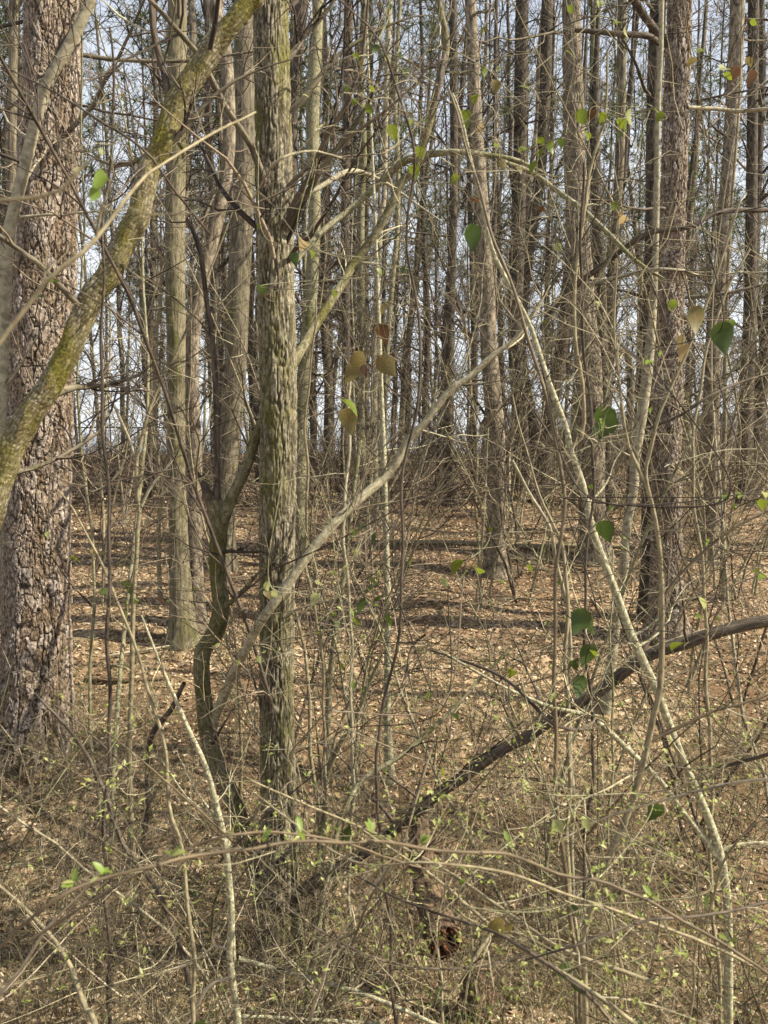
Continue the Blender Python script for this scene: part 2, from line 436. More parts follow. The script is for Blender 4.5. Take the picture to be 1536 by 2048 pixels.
# ------------------------------------------------------------------ ground
gy = np.concatenate([np.arange(-12, 1, .5), np.arange(1, 12, .1), np.arange(12, 30, .3), np.arange(30, 70, 1.5), np.geomspace(70, 480, 25)])
gs = np.concatenate([-np.geomspace(400, 12, 26), np.arange(-11.9, 12, .1), np.geomspace(12, 400, 26)])
GX, GY = np.meshgrid(gs, gy)
GZ = gz(GX, GY)
V = np.stack([GX, GY, GZ], -1).reshape(-1, 3)
ny, nx = GX.shape
ii = np.arange(ny * nx).reshape(ny, nx)
F = np.stack([ii[:-1, :-1], ii[:-1, 1:], ii[1:, 1:], ii[1:, :-1]], -1).reshape(-1, 4)
g = link(bpy.data.objects.new('ground', mesh_np('ground', V, F, ground_mat())))
tag(g, 'brown leaf-strewn woodland ground dipping to a hollow and rising behind', None, kind='structure')


# ------------------------------------------------------------------ far houses, fence
def box(bm_v, bm_f, x0, x1, y0, y1, z0, z1):
    b = len(bm_v)
    bm_v += [(x0, y0, z0), (x1, y0, z0), (x1, y1, z0), (x0, y1, z0), (x0, y0, z1), (x1, y0, z1), (x1, y1, z1), (x0, y1, z1)]
    bm_f += [tuple(b + i for i in q) for q in ((0, 3, 2, 1), (4, 5, 6, 7), (0, 1, 5, 4), (1, 2, 6, 5), (2, 3, 7, 6), (3, 0, 4, 7))]


def boxes(name, lst, mat, parent, kind=None):
    v, f = [], []
    for b in lst: box(v, f, *b)
    o = link(bpy.data.objects.new(name, mesh_np(name, np.array(v), np.array(f), mat, smooth=False)))
    if parent: o.parent = parent
    if kind: o['kind'] = kind
    return o


m_siding = flat_mat('grey beige siding', (.44, .41, .36), noise=.06)
m_roof = flat_mat('dark grey shingles', (.085, .088, .10), noise=.3, scale=20)
m_trim = flat_mat('white trim', (.78, .78, .76), noise=.03)
m_glass = flat_mat('dark window glass', (.03, .035, .04), rough=.1, noise=.1)
m_brown = flat_mat('dark brown roof', (.07, .04, .032), noise=.25, scale=15)


def house(name, label, x0, x1, d, top_y, eave_y, msid, mroof, wins, depth=8.0, trim=True):
    a = px(x0, eave_y, d); b = px(x1, eave_y, d)
    ze = a[2]; zr = px(x0, top_y, d + depth / 2)[2]; W = b[0] - a[0]
    zg = float(gz((a[0] + b[0]) / 2, d)) - .2
    t = thing(name, label, 'house', (a[0], d, zg)); H = ze - zg
    n = int(H / .16); wl_ = []
    boxes('wall', [(0, W, .03, depth, 0, H)], msid, t)
    bd = [(-.002, W + .002, -.004 - .0, .03 + .012, i * H / n, (i + 1) * H / n - .02) for i in range(n)]
    boxes('siding', bd, msid, t)
    ov = .4; e = H + .16
    v = np.array([(-ov, -ov, e - .1), (W + ov, -ov, e - .1), (W + ov, depth / 2, zr - zg), (-ov, depth / 2, zr - zg), (W + ov, depth + ov, e - .1), (-ov, depth + ov, e - .1),
                  (-ov, -ov, e - .3), (W + ov, -ov, e - .3), (W + ov, depth + ov, e - .3), (-ov, depth + ov, e - .3)])
    ro = link(bpy.data.objects.new('roof', mesh_np('roof', v, np.array([(0, 1, 2, 3), (3, 2, 4, 5), (6, 9, 8, 7), (0, 6, 7, 1), (5, 4, 8, 9), (1, 7, 8, 4), (0, 5, 9, 6)]), mroof, False))); ro.parent = t
    if trim: boxes('fascia', [(-ov, W + ov, -ov - .04, -ov - .003, e - .32, e - .1)], m_trim, t)
    boxes('corner_trim', [(-.06, .09, -.03, -.006, 0, H), (W - .09, W + .06, -.03, -.006, 0, H)], m_trim, t)
    for (wx, wy, ww, wh) in wins:
        p = px(wx, wy, d); cx, cz = p[0] - a[0], p[2] - zg
        fr = boxes('window', [(cx - ww / 2 - .08, cx + ww / 2 + .08, -.05, -.008, cz + wh / 2, cz + wh / 2 + .09), (cx - ww / 2 - .08, cx + ww / 2 + .08, -.05, -.008, cz - wh / 2 - .09, cz - wh / 2),
                              (cx - ww / 2 - .08, cx - ww / 2, -.05, -.008, cz - wh / 2, cz + wh / 2), (cx + ww / 2, cx + ww / 2 + .08, -.05, -.008, cz - wh / 2, cz + wh / 2),
                              (cx - ww / 2, cx + ww / 2, -.04, -.008, cz - .03, cz + .03)], m_trim, t)
        boxes('pane', [(cx - ww / 2, cx + ww / 2, -.025, -.006, cz - wh / 2, cz + wh / 2)], m_glass, fr)
    return t


house('house', 'low grey-beige house under a dark roof behind the two-toned scaly pine', 1000, 1330, 52, 824, 854, m_siding, m_roof, [(1245, 888, .9, 1.3), (1100, 880, .9, 1.2)])
house('house', 'beige sided house with small square window at the right edge', 1398, 1640, 46, 826, 856, m_siding, m_roof, [(1473, 866, .45, .45), (1391 + 30, 890, .7, 1.2)], depth=7)
ft = thing('wire_fence', 'wire fence with dark top rail beyond the leftmost far trunks', 'fence', (px(140, 854, 38)[0], 38, float(gz(px(140, 854, 38)[0], 38))))
xa, xb = px(140, 854, 38)[0], px(345, 854, 38)[0]; fh = px(140, 854, 38)[2] - ft.location.z
m_rail = flat_mat('dark rail paint', (.035, .03, .03), noise=.1)
boxes('rail', [(0, xb - xa, -.03, .03, fh - .06, fh)], m_rail, ft)
for i in range(4):
    boxes('post', [(i * (xb - xa) / 3 - .05, i * (xb - xa) / 3 + .05, -.045, .045, -.1, fh - .062)], m_rail, ft)
boxes('wire', [(0, xb - xa, -.006, .006, z, z + .012) for z in np.arange(.2, fh - .1, .22)], m_rail, ft)


# ------------------------------------------------------------------ bark relief
def vor(u, v, nu, nv, seed, pw=2):
    rg = np.random.default_rng(seed); J = rg.uniform(.1, .9, (nu, nv, 2)); ID = rg.random((nu, nv))
    iu = np.floor(u).astype(int); iv = np.floor(v).astype(int)
    f1 = np.full(u.shape, 9.); f2 = np.full(u.shape, 9.); idd = np.zeros(u.shape)
    for a in (-1, 0, 1):
        for b in (-1, 0, 1):
            cu = iu + a; cv = iv + b
            j = J[cu % nu, cv % nv]
            d = (np.abs(cu + j[..., 0] - u) ** pw + np.abs(cv + j[..., 1] - v) ** pw) ** (1 / pw)
            near = d < f1
            f2 = np.where(near, f1, np.minimum(f2, d)); idd = np.where(near, ID[cu % nu, cv % nv], idd); f1 = np.where(near, d, f1)
    return f1, f2, idd


def snoise(u, v, seed, k=4):
    rg = np.random.default_rng(seed); o = np.zeros(np.broadcast(u, v).shape)
    for i in range(k):
        o = o + np.sin(u * 2 * math.pi * rg.integers(1, 5 + 2 * i) + v * rg.uniform(1, 4 + 5 * i) + rg.uniform(0, 6.3)) / (i + 1)
    return o / 2


def vnoise(u, v, nu, seed):
    """smooth value noise, periodic in u with nu cells"""
    rg = np.random.default_rng(seed); T = rg.random((nu, 1999))
    iu = np.floor(u).astype(int); iv = np.floor(v).astype(int); fu = u - iu; fv = v - iv
    fu = fu * fu * (3 - 2 * fu); fv = fv * fv * (3 - 2 * fv)
    g = lambda a, b: T[(iu + a) % nu, (iv + b) % 1999]
    return (g(0, 0) * (1 - fu) + g(1, 0) * fu) * (1 - fv) + (g(0, 1) * (1 - fu) + g(1, 1) * fu) * fv


def relief(path, rad, S, depth, nu, ch, seed, style):
    """ring radii with real bark relief + attributes"""
    n = len(path); seg = np.linalg.norm(np.diff(path, axis=0), axis=1); s = np.concatenate([[0], np.cumsum(seg)])
    U, Vv = np.meshgrid(np.arange(S) / S, s)
    if style == 'plate':
        wu = U * nu + .55 * snoise(U, Vv * 1.2, seed) + .22 * snoise(U * 1, Vv * 5, seed + 1)
        wv = Vv / ch + .5 * snoise(U * 3, Vv * 1.0, seed + 2)
        f1, f2, pid = vor(wu, wv, nu, 997, seed, 5)
        e = np.clip((f2 - f1) / .13, 0, 1)
        rn = vnoise(wu * 1.0, Vv / (ch * 2.6), nu, seed + 31) * .65 + vnoise(wu * 2, Vv / (ch * .9), nu * 2, seed + 32) * .35
        er = np.clip(np.abs(rn - .5) / .045, 0, 1); e = np.minimum(e * .65 + .35, er)
        g1, g2, _ = vor(wu * 2.0, wv * 3.2, nu * 2, 1997, seed + 5)
        e2 = np.clip((g2 - g1) / .2, 0, 1)
        h = depth * (e - 1) + depth * .22 * (e2 - 1) * e + depth * .5 * (pid - .5) * e + .01 * snoise(U, Vv * 1.5, seed + 9)
    elif style == 'furrow':
        wu = U * nu + .5 * snoise(U, Vv * .6, seed)
        n1 = vnoise(wu, Vv / ch, nu, seed + 1) * .6 + vnoise(wu * 2, Vv / (ch * .45), nu * 2, seed + 2) * .4
        e = np.clip(np.abs(n1 - .5) / .15, 0, 1)
        pid = vnoise(wu * 2, Vv / (ch * .3), nu * 2, seed + 7)
        amp = .55 + .75 * vnoise(U * 5, Vv / .35, 5, seed + 8)
        h = depth * amp * (e - 1) + depth * .8 * (pid - .5) * e + .005 * snoise(U, Vv * 2.2, seed + 9)
    else:
        f1, f2, pid = vor(U * nu + .3 * snoise(U, Vv * 9, seed), Vv / ch, nu, 997, seed)
        e = np.clip((f2 - f1) / .5, 0, 1)
        h = depth * (e - 1) + .006 * snoise(U, Vv * 2.5, seed + 2) + .003 * snoise(U, Vv * 9, seed + 4)
    return np.asarray(rad)[:, None] + h, e, pid


def hero_tube(name, path, rad, S, depth, nu, ch, seed, style, mat, parent, origin):
    R, e, pid = relief(path, rad, S, depth, nu, ch, seed, style)
    V, F, UV, _ = tube_arrays(path[None], R[None], S, np.array([.3]))
    me = mesh_np(name, V - np.asarray(origin), F, mat, style != 'plate', UV, {'edge': e.ravel(), 'pid': pid.ravel(), 'rnd': pid.ravel()})
    o = link(bpy.data.objects.new(name, me)); o.parent = parent
    return o


# ------------------------------------------------------------------ trees traced from the photograph
rg = np.random.default_rng(11)


def build_path(pts, d, spacing, H=None, base=True, dz=None, wob=0.0):
    """pts: (x, y, width px) from top to bottom -> world path bottom to top, radii"""
    P, R = [], []
    n = len(pts)
    for k, (x, y, w) in enumerate(pts):
        dd = d + (0 if dz is None else dz[0] + (dz[1] - dz[0]) * (1 - k / (n - 1)))
        P.append(px(x, y, dd)); R.append(w / 2 * dd / FPX)
    P = P[::-1]; R = R[::-1]
    if base:
        g0 = float(gz(P[0][0], P[0][1]))
        if P[0][2] > g0 + .02:
            dr = P[1] - P[0]; dr = dr / max(dr[2], .05); dr[:2] = np.clip(dr[:2], -.35, .35)
            P.insert(0, P[0] - dr * (P[0][2] - g0 + .12)); R.insert(0, R[0] * 1.05)
        else:
            P.insert(0, P[0] - np.array([0, 0, .12])); R.insert(0, R[0])
    if H:
        dr = norm(P[-1] - P[-2]); r0 = R[-1]; z0 = P[-1][2]
        while P[-1][2] < H:
            dr = norm(dr * .8 + np.array([rg.normal(0, .03), rg.normal(0, .03), .25]))
            P.append(P[-1] + dr * 1.2); f = (P[-1][2] - z0) / max(H - z0, .1)
            R.append(max(r0 * (1 - .85 * f), .004))
    C = np.column_stack([np.array(P), np.array(R)])
    L = np.linalg.norm(np.diff(C[:, :3], axis=0), axis=1).sum()
    Q = catmull(C, max(6, int(L / spacing)))
    if wob:
        s = np.linspace(0, L, len(Q)); Q[:, 0] += wob * (np.sin(s * 2.1 + d) + .35 * np.sin(s * 7.3 + d * 3) + .2 * np.sin(s * 17 + d * 5)); Q[:, 1] += wob * np.cos(s * 1.7 + d)
    return Q[:, :3], np.maximum(Q[:, 3], .0015)


def flare(path, rad, amt=.35, h=.22):
    z = path[:, 2] - path[0, 2]
    return rad * (1 + amt * np.exp(-np.maximum(z - .1, 0) / h))


def add_branches(t, org, path, rad, n, z0, z1, L, kind, mat, twigmat, seed, nsub=7, ntw=4, solo=6, rmax=.022):
    """main limbs as parts, finer wood as one twigs part"""
    r = np.random.default_rng(seed)
    zz = path[:, 2]; cand = np.where((zz >= z0) & (zz <= z1))[0]
    if len(cand) < 2: return
    i = r.choice(cand, n)
    az = r.uniform(0, 2 * math.pi, n)
    elev = {'pine': r.uniform(-.25, .35, n), 'decid': r.uniform(.5, 1.5, n), 'low': r.uniform(0, .9, n)}[kind]
    d = np.stack([np.cos(az), np.sin(az), elev], -1)
    st = path[i] + norm(d * [1, 1, 0]) * (rad[i] * .6)[:, None]
    Ls = L * r.uniform(.5, 1.2, n); r0 = np.minimum(rad[i] * .4, rmax) * r.uniform(.5, 1, n)
    up = {'pine': .02, 'decid': .05, 'low': .03}[kind]
    b, br = grow(r, st, d, Ls, r0, 9, .13, up, .15)
    k = min(solo, n)
    order = np.argsort(-r0)
    for j in order[:k]:
        tb = Tubes(); tb.add(b[j], br[j], 6, r.random(1)); tb.obj('branch', mat, t, org)
    tb = Tubes()
    rest = order[k:]
    if len(rest): tb.add(b[rest], br[rest], 4, r.random(len(rest)))
    s, dd, rr, tt = sprout(r, b, br, nsub, (30, 65), .15, .98, .6)
    c, cr = grow(r, s, dd, L * .42 * r.uniform(.4, 1.1, len(s)) * (1.1 - .6 * tt), np.clip(rr, .0016, .009), 6, .2, .02, .3)
    tb.add(c, cr, 3, r.random(len(c)))
    s, dd, rr, tt = sprout(r, c, cr, ntw, (30, 70), .1, 1, .7)
    c2, cr2 = grow(r, s, dd, L * .16 * r.uniform(.4, 1.2, len(s)), np.clip(rr, .0011, .004), 4, .25, .02, .5)
    tb.add(c2, cr2, 3, r.random(len(c2)))
    tb.obj('twigs', twigmat, t, org, kind='stuff')
    return c2


ANCH = []                         # (screen x at the horizon, phrase) used to word labels of the far trunks


def tree(label, mat, base, pts, H=11, spacing=.12, S=14, nb=14, L=1.2, kind='decid', zlo=.2, hero=None, d=None, cat='tree', name='tree', wob=0.0,
         seed=None, anchor=None, extra=(), nsub=6, ntw=3, dark=None, solo=5, fl=.55, dz=None, base_on=True):
    if d is None: d = dbase(*base)
    path, rad = build_path(pts, d, spacing, H, base_on, dz, wob)
    rad = flare(path, rad, fl) if base_on else rad
    if hero:
        f = path[:, 1] * cp - (path[:, 2] - EYE[2]) * sp
        yy = 1024 - FPX * (path[:, 1] * sp + (path[:, 2] - EYE[2]) * cp) / np.maximum(f, .3)
        hid = np.where(yy < -70)[0]; vis = np.where(yy >= -70)[0]
        keep = np.concatenate([vis, hid[::max(1, int(.3 / spacing))], hid[-1:]]); path, rad = path[keep], rad[keep]
    seed = seed or int(abs(pts[0][0]) * 7 + d * 100) % 9973 + 1
    org = path[0] + np.array([0, 0, .12]) if base_on else path[0]
    t = thing(name, label, cat, org)
    if hero:
        hS, depth, nu, ch, style = hero
        hero_tube('trunk', path, rad, hS, depth, nu, ch, seed, style, mat, t, org)
    else:
        tb = Tubes(); tb.add(path, rad, S, np.array([.4])); tb.obj('trunk', mat, t, org)
    for e in extra:
        ep, ew, nm, emat = e
        dd = [q[3] if len(q) > 3 else d for q in ep]
        C = np.array([[*px(q[0], q[1], v), q[2] / 2 * v / FPX] for q, v in zip(ep, dd)])
        Ln = np.linalg.norm(np.diff(C[:, :3], axis=0), axis=1).sum()
        Q = catmull(C, max(6, int(Ln / .06)))
        tb = Tubes(); tb.add(Q[:, :3], np.maximum(Q[:, 3], .0012), 10, np.array([.5])); tb.obj(nm, emat, t, org)
        if ew:
            rr = np.random.default_rng(seed + 3)
            tw = Tubes()
            s, q, r0, tt = sprout(rr, Q[None, :, :3], Q[None, :, 3], ew, (30, 60), .1, 1, .5)
            c, cr = grow(rr, s, q, rr.uniform(.25, .8, len(s)), np.clip(r0, .0015, .006), 7, .16, .03, .25)
            tw.add(c, cr, 3, rr.random(len(c)))
            s, q, r0, tt = sprout(rr, c, cr, 4, (30, 65), .1, 1, .7)
            c, cr = grow(rr, s, q, rr.uniform(.06, .3, len(s)), np.clip(r0, .0011, .003), 4, .22, .02, .5)
            tw.add(c, cr, 3, rr.random(len(c)))
            tw.obj('twigs', M['twig'], t, org, kind='stuff')
    zt = path[0, 2]
    if nb:
        ztop = min(path[-1, 2] - .1, 1.6 + .62 * d + .6)
        add_branches(t, org, path, rad, max(3, int(nb * .75)) if H else nb, zt + (ztop - zt) * zlo * 1.4, ztop, L, kind, mat if not hero else M['grey'],
                     dark or M['twigdark'], seed + 1, nsub, ntw, solo)
    if anchor: ANCH.append((proj(path[np.argmin(abs(path[:, 2] - 1.9))])[0], anchor))
    return t, path, rad, org


PH = M['pine_hero']
tree('broad plated pine with thick flaking bark, largest trunk', PH, (70, 1492),
     [(112, -40, 106), (110, 0, 107), (102, 170, 107), (96, 340, 110), (88, 520, 118), (82, 683, 124), (78, 850, 126), (76, 1000, 128), (74, 1180, 132), (72, 1366, 140), (70, 1440, 150), (68, 1480, 162)],
     H=13, spacing=.0125, hero=(230, .026, 30, .12, 'plate'), nb=14, L=2.2, kind='pine', zlo=.45, anchor='broad plated pine', seed=71, fl=.12)
MX = M['furrow_hero']
tree('upright moss-streaked trunk with deep furrowed bark at centre-left', MX, (560, 1930),
     [(541, -30, 66), (542, 0, 67), (545, 150, 69), (548, 340, 71), (551, 500, 72), (555, 683, 73), (556, 850, 73), (556, 1000, 73), (554, 1180, 71), (553, 1366, 70), (556, 1500, 72), (558, 1650, 75), (559, 1800, 82), (560, 1900, 98)],
     H=9, spacing=.0085, hero=(190, .0085, 36, .10, 'furrow'), nb=16, L=1.5, zlo=.45, anchor='furrowed mossy trunk', seed=33, fl=.15)
LM = M['moss_hero']
tree('thick gold-mossed trunk leaning right across the plated pine', LM, None,
     [(530, -60, 36), (500, 0, 38), (467, 43, 40), (427, 93, 42), (383, 160, 44), (353, 207, 44), (327, 283, 43), (300, 333, 43), (287, 383, 44), (277, 433, 45), (253, 473, 46), (217, 550, 46), (180, 600, 46), (143, 690, 48), (100, 770, 48), (43, 856, 50), (10, 933, 50), (-10, 1000, 51), (-40, 1120, 52), (-60, 1300, 54)],
     d=3.9, H=6.5, spacing=.012, hero=(72, .005, 20, .03, 'bump'), nb=9, L=1.1, zlo=.3, seed=43, kind='low', nsub=7, ntw=4, fl=.1, anchor=None,
     extra=[([(340, 212, 17), (333, 165, 14), (318, 110, 13), (307, 60, 13), (303, -10, 12)], 5, 'limb', M['dark'])])
tree('smooth pale trunk forking in two at the left edge', M['smooth'], None,
     [(200, -60, 17), (167, 33, 20), (130, 105, 21), (90, 177, 21), (63, 277, 22), (50, 333, 22), (25, 433, 23), (14, 495, 25), (10, 600, 20), (8, 700, 18), (2, 850, 19), (-4, 1000, 18), (-14, 1250, 20), (-24, 1400, 22)],
     d=4.6, H=6.5, S=16, nb=8, L=1.0, kind='low', zlo=.25, seed=51, spacing=.05,
     extra=[([(14, 500, 17), (4, 540, 16), (-25, 600, 15)], 0, 'limb', M['smooth']), ([(150, 60, 9), (128, 80, 8), (105, 130, 7), (102, 175, 8)], 0, 'limb', M['dark'])])
tree('grey-green pole standing along the extreme left border', M['grey'], (5, 1240), [(28, -20, 17), (26, 150, 17), (23, 400, 16), (18, 683, 17), (14, 950, 18), (10, 1220, 22)], seed=52, nb=8, anchor=None)
tree('two-toned upright trunk with green mossy foot, shared with speckled pine', M['beech'], (362, 1285),
     [(355, -20, 35), (355, 0, 36), (352, 333, 37), (350, 500, 39), (352, 683, 37), (352, 850, 35), (355, 1016, 36), (360, 1150, 42), (364, 1240, 46), (366, 1275, 50)],
     spacing=.025, hero=(64, .005, 26, .5, 'furrow'), H=12, nb=14, L=1.5, zlo=.3, anchor='two-toned mossy-footed trunk', seed=61)
tree('speckled scaly pine rising crooked from behind the two-toned trunk', M['pine'], (388, 1255),
     [(434, -20, 26), (433, 33, 26), (450, 100, 25), (457, 200, 25), (457, 300, 25), (443, 400, 26), (427, 467, 27), (403, 567, 27), (386, 683, 26), (385, 783, 26), (390, 916, 28), (388, 1016, 29), (390, 1116, 30), (392, 1240, 36)],
     spacing=.04, H=13, nb=12, L=1.6, kind='pine', zlo=.2, anchor='crooked speckled pine', seed=62)
tree('stout dark trunk seen behind the broken forked stem', M['grey'], (446, 1140), [(491, -20, 42), (489, 200, 42), (486, 400, 43), (476, 600, 44), (470, 750, 44), (458, 900, 42), (450, 1000, 42), (446, 1130, 46)], seed=63, nb=14, L=2, H=13, anchor='stout dark trunk')
tree('pale straight pole just right of the furrowed mossy trunk', M['greenstem'], (600, 1115),
     [(637, -20, 20), (637, 0, 20), (629, 133, 26), (625, 233, 26), (627, 333, 24), (629, 433, 24), (625, 533, 25), (617, 650, 26), (608, 740, 26), (602, 850, 27), (600, 1000, 28), (600, 1110, 30)], seed=64, S=18, nb=12, L=1.4, kind='low', H=10, anchor='pale straight pole')
tree('dark knotty trunk leaning behind the pale straight pole', M['dark'], (560, 1010), [(604, -10, 26), (594, 100, 25), (588, 190, 24), (581, 300, 24), (577, 450, 24), (570, 683, 24), (562, 1000, 26)], seed=65, nb=12, L=1.8, H=13, wob=.02)
tree('slim dark trunk in the first gap right of the pale pole', M['dark'], (690, 1010), [(697, -10, 17), (695, 200, 17), (692, 330, 17), (690, 470, 17), (692, 683, 17), (690, 900, 18), (690, 1005, 20)], seed=66, nb=12, L=1.6, H=12)
tree('slim light trunk standing mid-frame with sunlit right flank', M['smooth'], (752, 1045), [(779, -10, 11), (772, 200, 11), (770, 300, 11), (768, 400, 11), (762, 430, 12), (755, 560, 12), (750, 683, 13), (748, 850, 15), (752, 1035, 17)], seed=67, S=10, nb=12, L=1.2, kind='low', H=9, anchor='slim light trunk')
tree('thin pale twin stem hugging the slim light mid-frame trunk', M['greenstem'], (768, 1030), [(800, 0, 8), (790, 200, 9), (795, 300, 9), (795, 450, 10), (785, 560, 10), (775, 683, 11), (768, 850, 12), (768, 1020, 13)], seed=68, S=8, nb=8, L=1, kind='low', H=8)
tree('straight scaly pine between the greenish diagonal stem and the twin pines', M['pine'], (990, 1150),
     [(940, -10, 22), (941, 0, 22), (947, 133, 23), (955, 300, 26), (965, 430, 28), (970, 520, 28), (975, 600, 30), (978, 700, 33), (990, 850, 37), (993, 950, 38), (993, 1050, 38), (990, 1140, 42)], spacing=.03, seed=69, nb=14, L=1.8, kind='pine', H=13, anchor='straight scaly pine')
tree('dark slender trunk close left of the straight scaly pine', M['pinedark'], (905, 1010), [(906, -10, 15), (908, 333, 16), (900, 683, 17), (897, 850, 22), (900, 1005, 26)], seed=70, nb=12, L=1.6, H=12, kind='pine')
tree('dark pine trunk right of the straight scaly pine', M['pinedark'], (1040, 985), [(1045, -10, 24), (1042, 150, 26), (1040, 300, 26), (1035, 500, 28), (1030, 683, 28), (1040, 830, 30), (1045, 980, 32)], seed=72, nb=12, L=1.6, H=13, kind='pine')
tree('dark trunk bending right at head height before the grey house', M['pinedark'], (1085, 975), [(1097, -10, 22), (1095, 0, 22), (1090, 200, 22), (1080, 350, 22), (1065, 450, 22), (1050, 560, 22), (1040, 683, 22), (1052, 780, 22), (1075, 900, 24), (1085, 970, 25)], seed=73, nb=10, L=1.6, H=13, kind='pine')
tree('short-leaning dark trunk in front of the grey house eave', M['dark'], (1085, 1010), [(1150, 400, 22), (1138, 560, 24), (1125, 683, 26), (1110, 780, 27), (1097, 870, 28), (1085, 960, 30)], seed=74, nb=8, L=1.4, H=9)
tree('two-toned scaly pine standing before the grey house', M['pine'], (1190, 1118),
     [(1143, -10, 34), (1142, 0, 34), (1146, 170, 38), (1150, 333, 42), (1158, 500, 46), (1166, 620, 48), (1175, 700, 49), (1182, 850, 51), (1184, 1000, 52), (1188, 1100, 56)], spacing=.02, hero=(90, .012, 22, .12, 'plate'), seed=75, nb=14, L=2, kind='pine', H=13, anchor='two-toned scaly pine')
tree('dark companion trunk just right of the two-toned scaly pine', M['pinedark'], (1215, 1015), [(1190, 300, 20), (1197, 500, 22), (1203, 683, 24), (1210, 850, 26), (1215, 1010, 28)], seed=76, nb=8, L=1.4, H=10)
tree('thin grey trunk left of the pale lit sapling before the big right pine', M['grey'], (1262, 1040), [(1245, -10, 17), (1240, 300, 18), (1228, 500, 17), (1224, 683, 16), (1258, 720, 14), (1260, 850, 15), (1262, 1030, 17)], seed=77, nb=10, L=1.4, H=12)
tree('sunlit ridged pine, largest trunk on the right side', M['pine_hero'], (1333, 1275),
     [(1360, -10, 46), (1359, 0, 46), (1354, 170, 48), (1348, 333, 49), (1344, 500, 50), (1338, 683, 53), (1334, 850, 56), (1333, 1016, 58), (1333, 1150, 62), (1333, 1250, 70)], spacing=.015, hero=(120, .016, 22, .1, 'plate'), seed=78, nb=14, L=2, kind='pine', H=13, anchor='largest right-hand pine', zlo=.3)
tree('dark trunk squeezed against the left flank of the sunlit ridged pine', M['pinedark'], (1300, 1240), [(1315, -10, 26), (1306, 200, 24), (1303, 400, 23), (1300, 600, 24), (1298, 800, 25), (1297, 1000, 27), (1297, 1230, 36)], seed=79, nb=12, L=1.6, kind='pine', H=13)
tree('smooth pale sapling trunk curving up before the sunlit ridged pine', M['smooth'], (1212, 1425),
     [(1324, -10, 9), (1322, 100, 9), (1317, 200, 10), (1314, 367, 11), (1311, 500, 12), (1307, 600, 14), (1300, 690, 19), (1290, 783, 21), (1280, 850, 22), (1270, 916, 20), (1267, 983, 18), (1254, 1050, 18), (1247, 1150, 18), (1232, 1250, 18), (1222, 1330, 20), (1212, 1415, 22)], S=14, spacing=.04, seed=80, nb=9, L=.9, kind='low', H=8)
tree('scaly pine right of the sunlit ridged pine', M['pine'], (1424, 1128), [(1476, -10, 27), (1475, 0, 27), (1470, 150, 27), (1460, 300, 27), (1448, 450, 27), (1438, 600, 28), (1428, 683, 29), (1423, 850, 31), (1424, 1000, 31), (1424, 1120, 34)], spacing=.03, seed=81, nb=12, L=1.7, kind='pine', H=13, anchor='scaly pine on the far right')
tree('leaning grey trunk filling the gap beside the largest right pine', M['greenstem'], (1404, 1080), [(1330, 640, 14), (1350, 740, 18), (1370, 850, 20), (1390, 950, 21), (1404, 1070, 23)], seed=82, nb=8, L=1.2, H=6)
tree('dark trunk near the right border above the beige house', M['pinedark'], (1485, 1010), [(1507, -10, 20), (1505, 230, 20), (1503, 400, 22), (1500, 600, 24), (1497, 700, 26), (1490, 850, 28), (1487, 1005, 30)], seed=83, nb=12, L=1.6, H=12, kind='pine', anchor='dark trunk above the beige house')
tree('leaning trunk cutting past the right border', M['pinedark'], (1500, 985), [(1545, 560, 24), (1532, 700, 26), (1515, 850, 26), (1502, 980, 28)], seed=84, nb=8, L=1.4, H=10)
tree('thin brown pole with spotted sunny bark right of the scaly far-right pine', M['stem'], (1446, 1200), [(1452, 640, 8), (1449, 850, 9), (1447, 1000, 10), (1446, 1190, 13)], seed=85, nb=8, L=1, H=7, S=8)
tree('mossy green pole carrying glossy vine leaves left of centre stem', M['greenstem'], (655, 1560), [(720, 880, 9), (705, 1000, 10), (690, 1130, 11), (672, 1250, 12), (660, 1366, 13), (655, 1460, 13), (652, 1550, 15)], seed=86, nb=7, L=.7, H=None, S=9, kind='low')
tree('straight lichen-pale pole crossing the bright litter at centre', M['lichen'], (779, 1565), [(758, 640, 8), (762, 760, 9), (767, 900, 11), (770, 1000, 12), (774, 1150, 13), (776, 1216, 13), (774, 1366, 14), (776, 1466, 15), (779, 1550, 18)], seed=87, nb=14, L=.8, H=6, S=10, kind='low', zlo=.15)

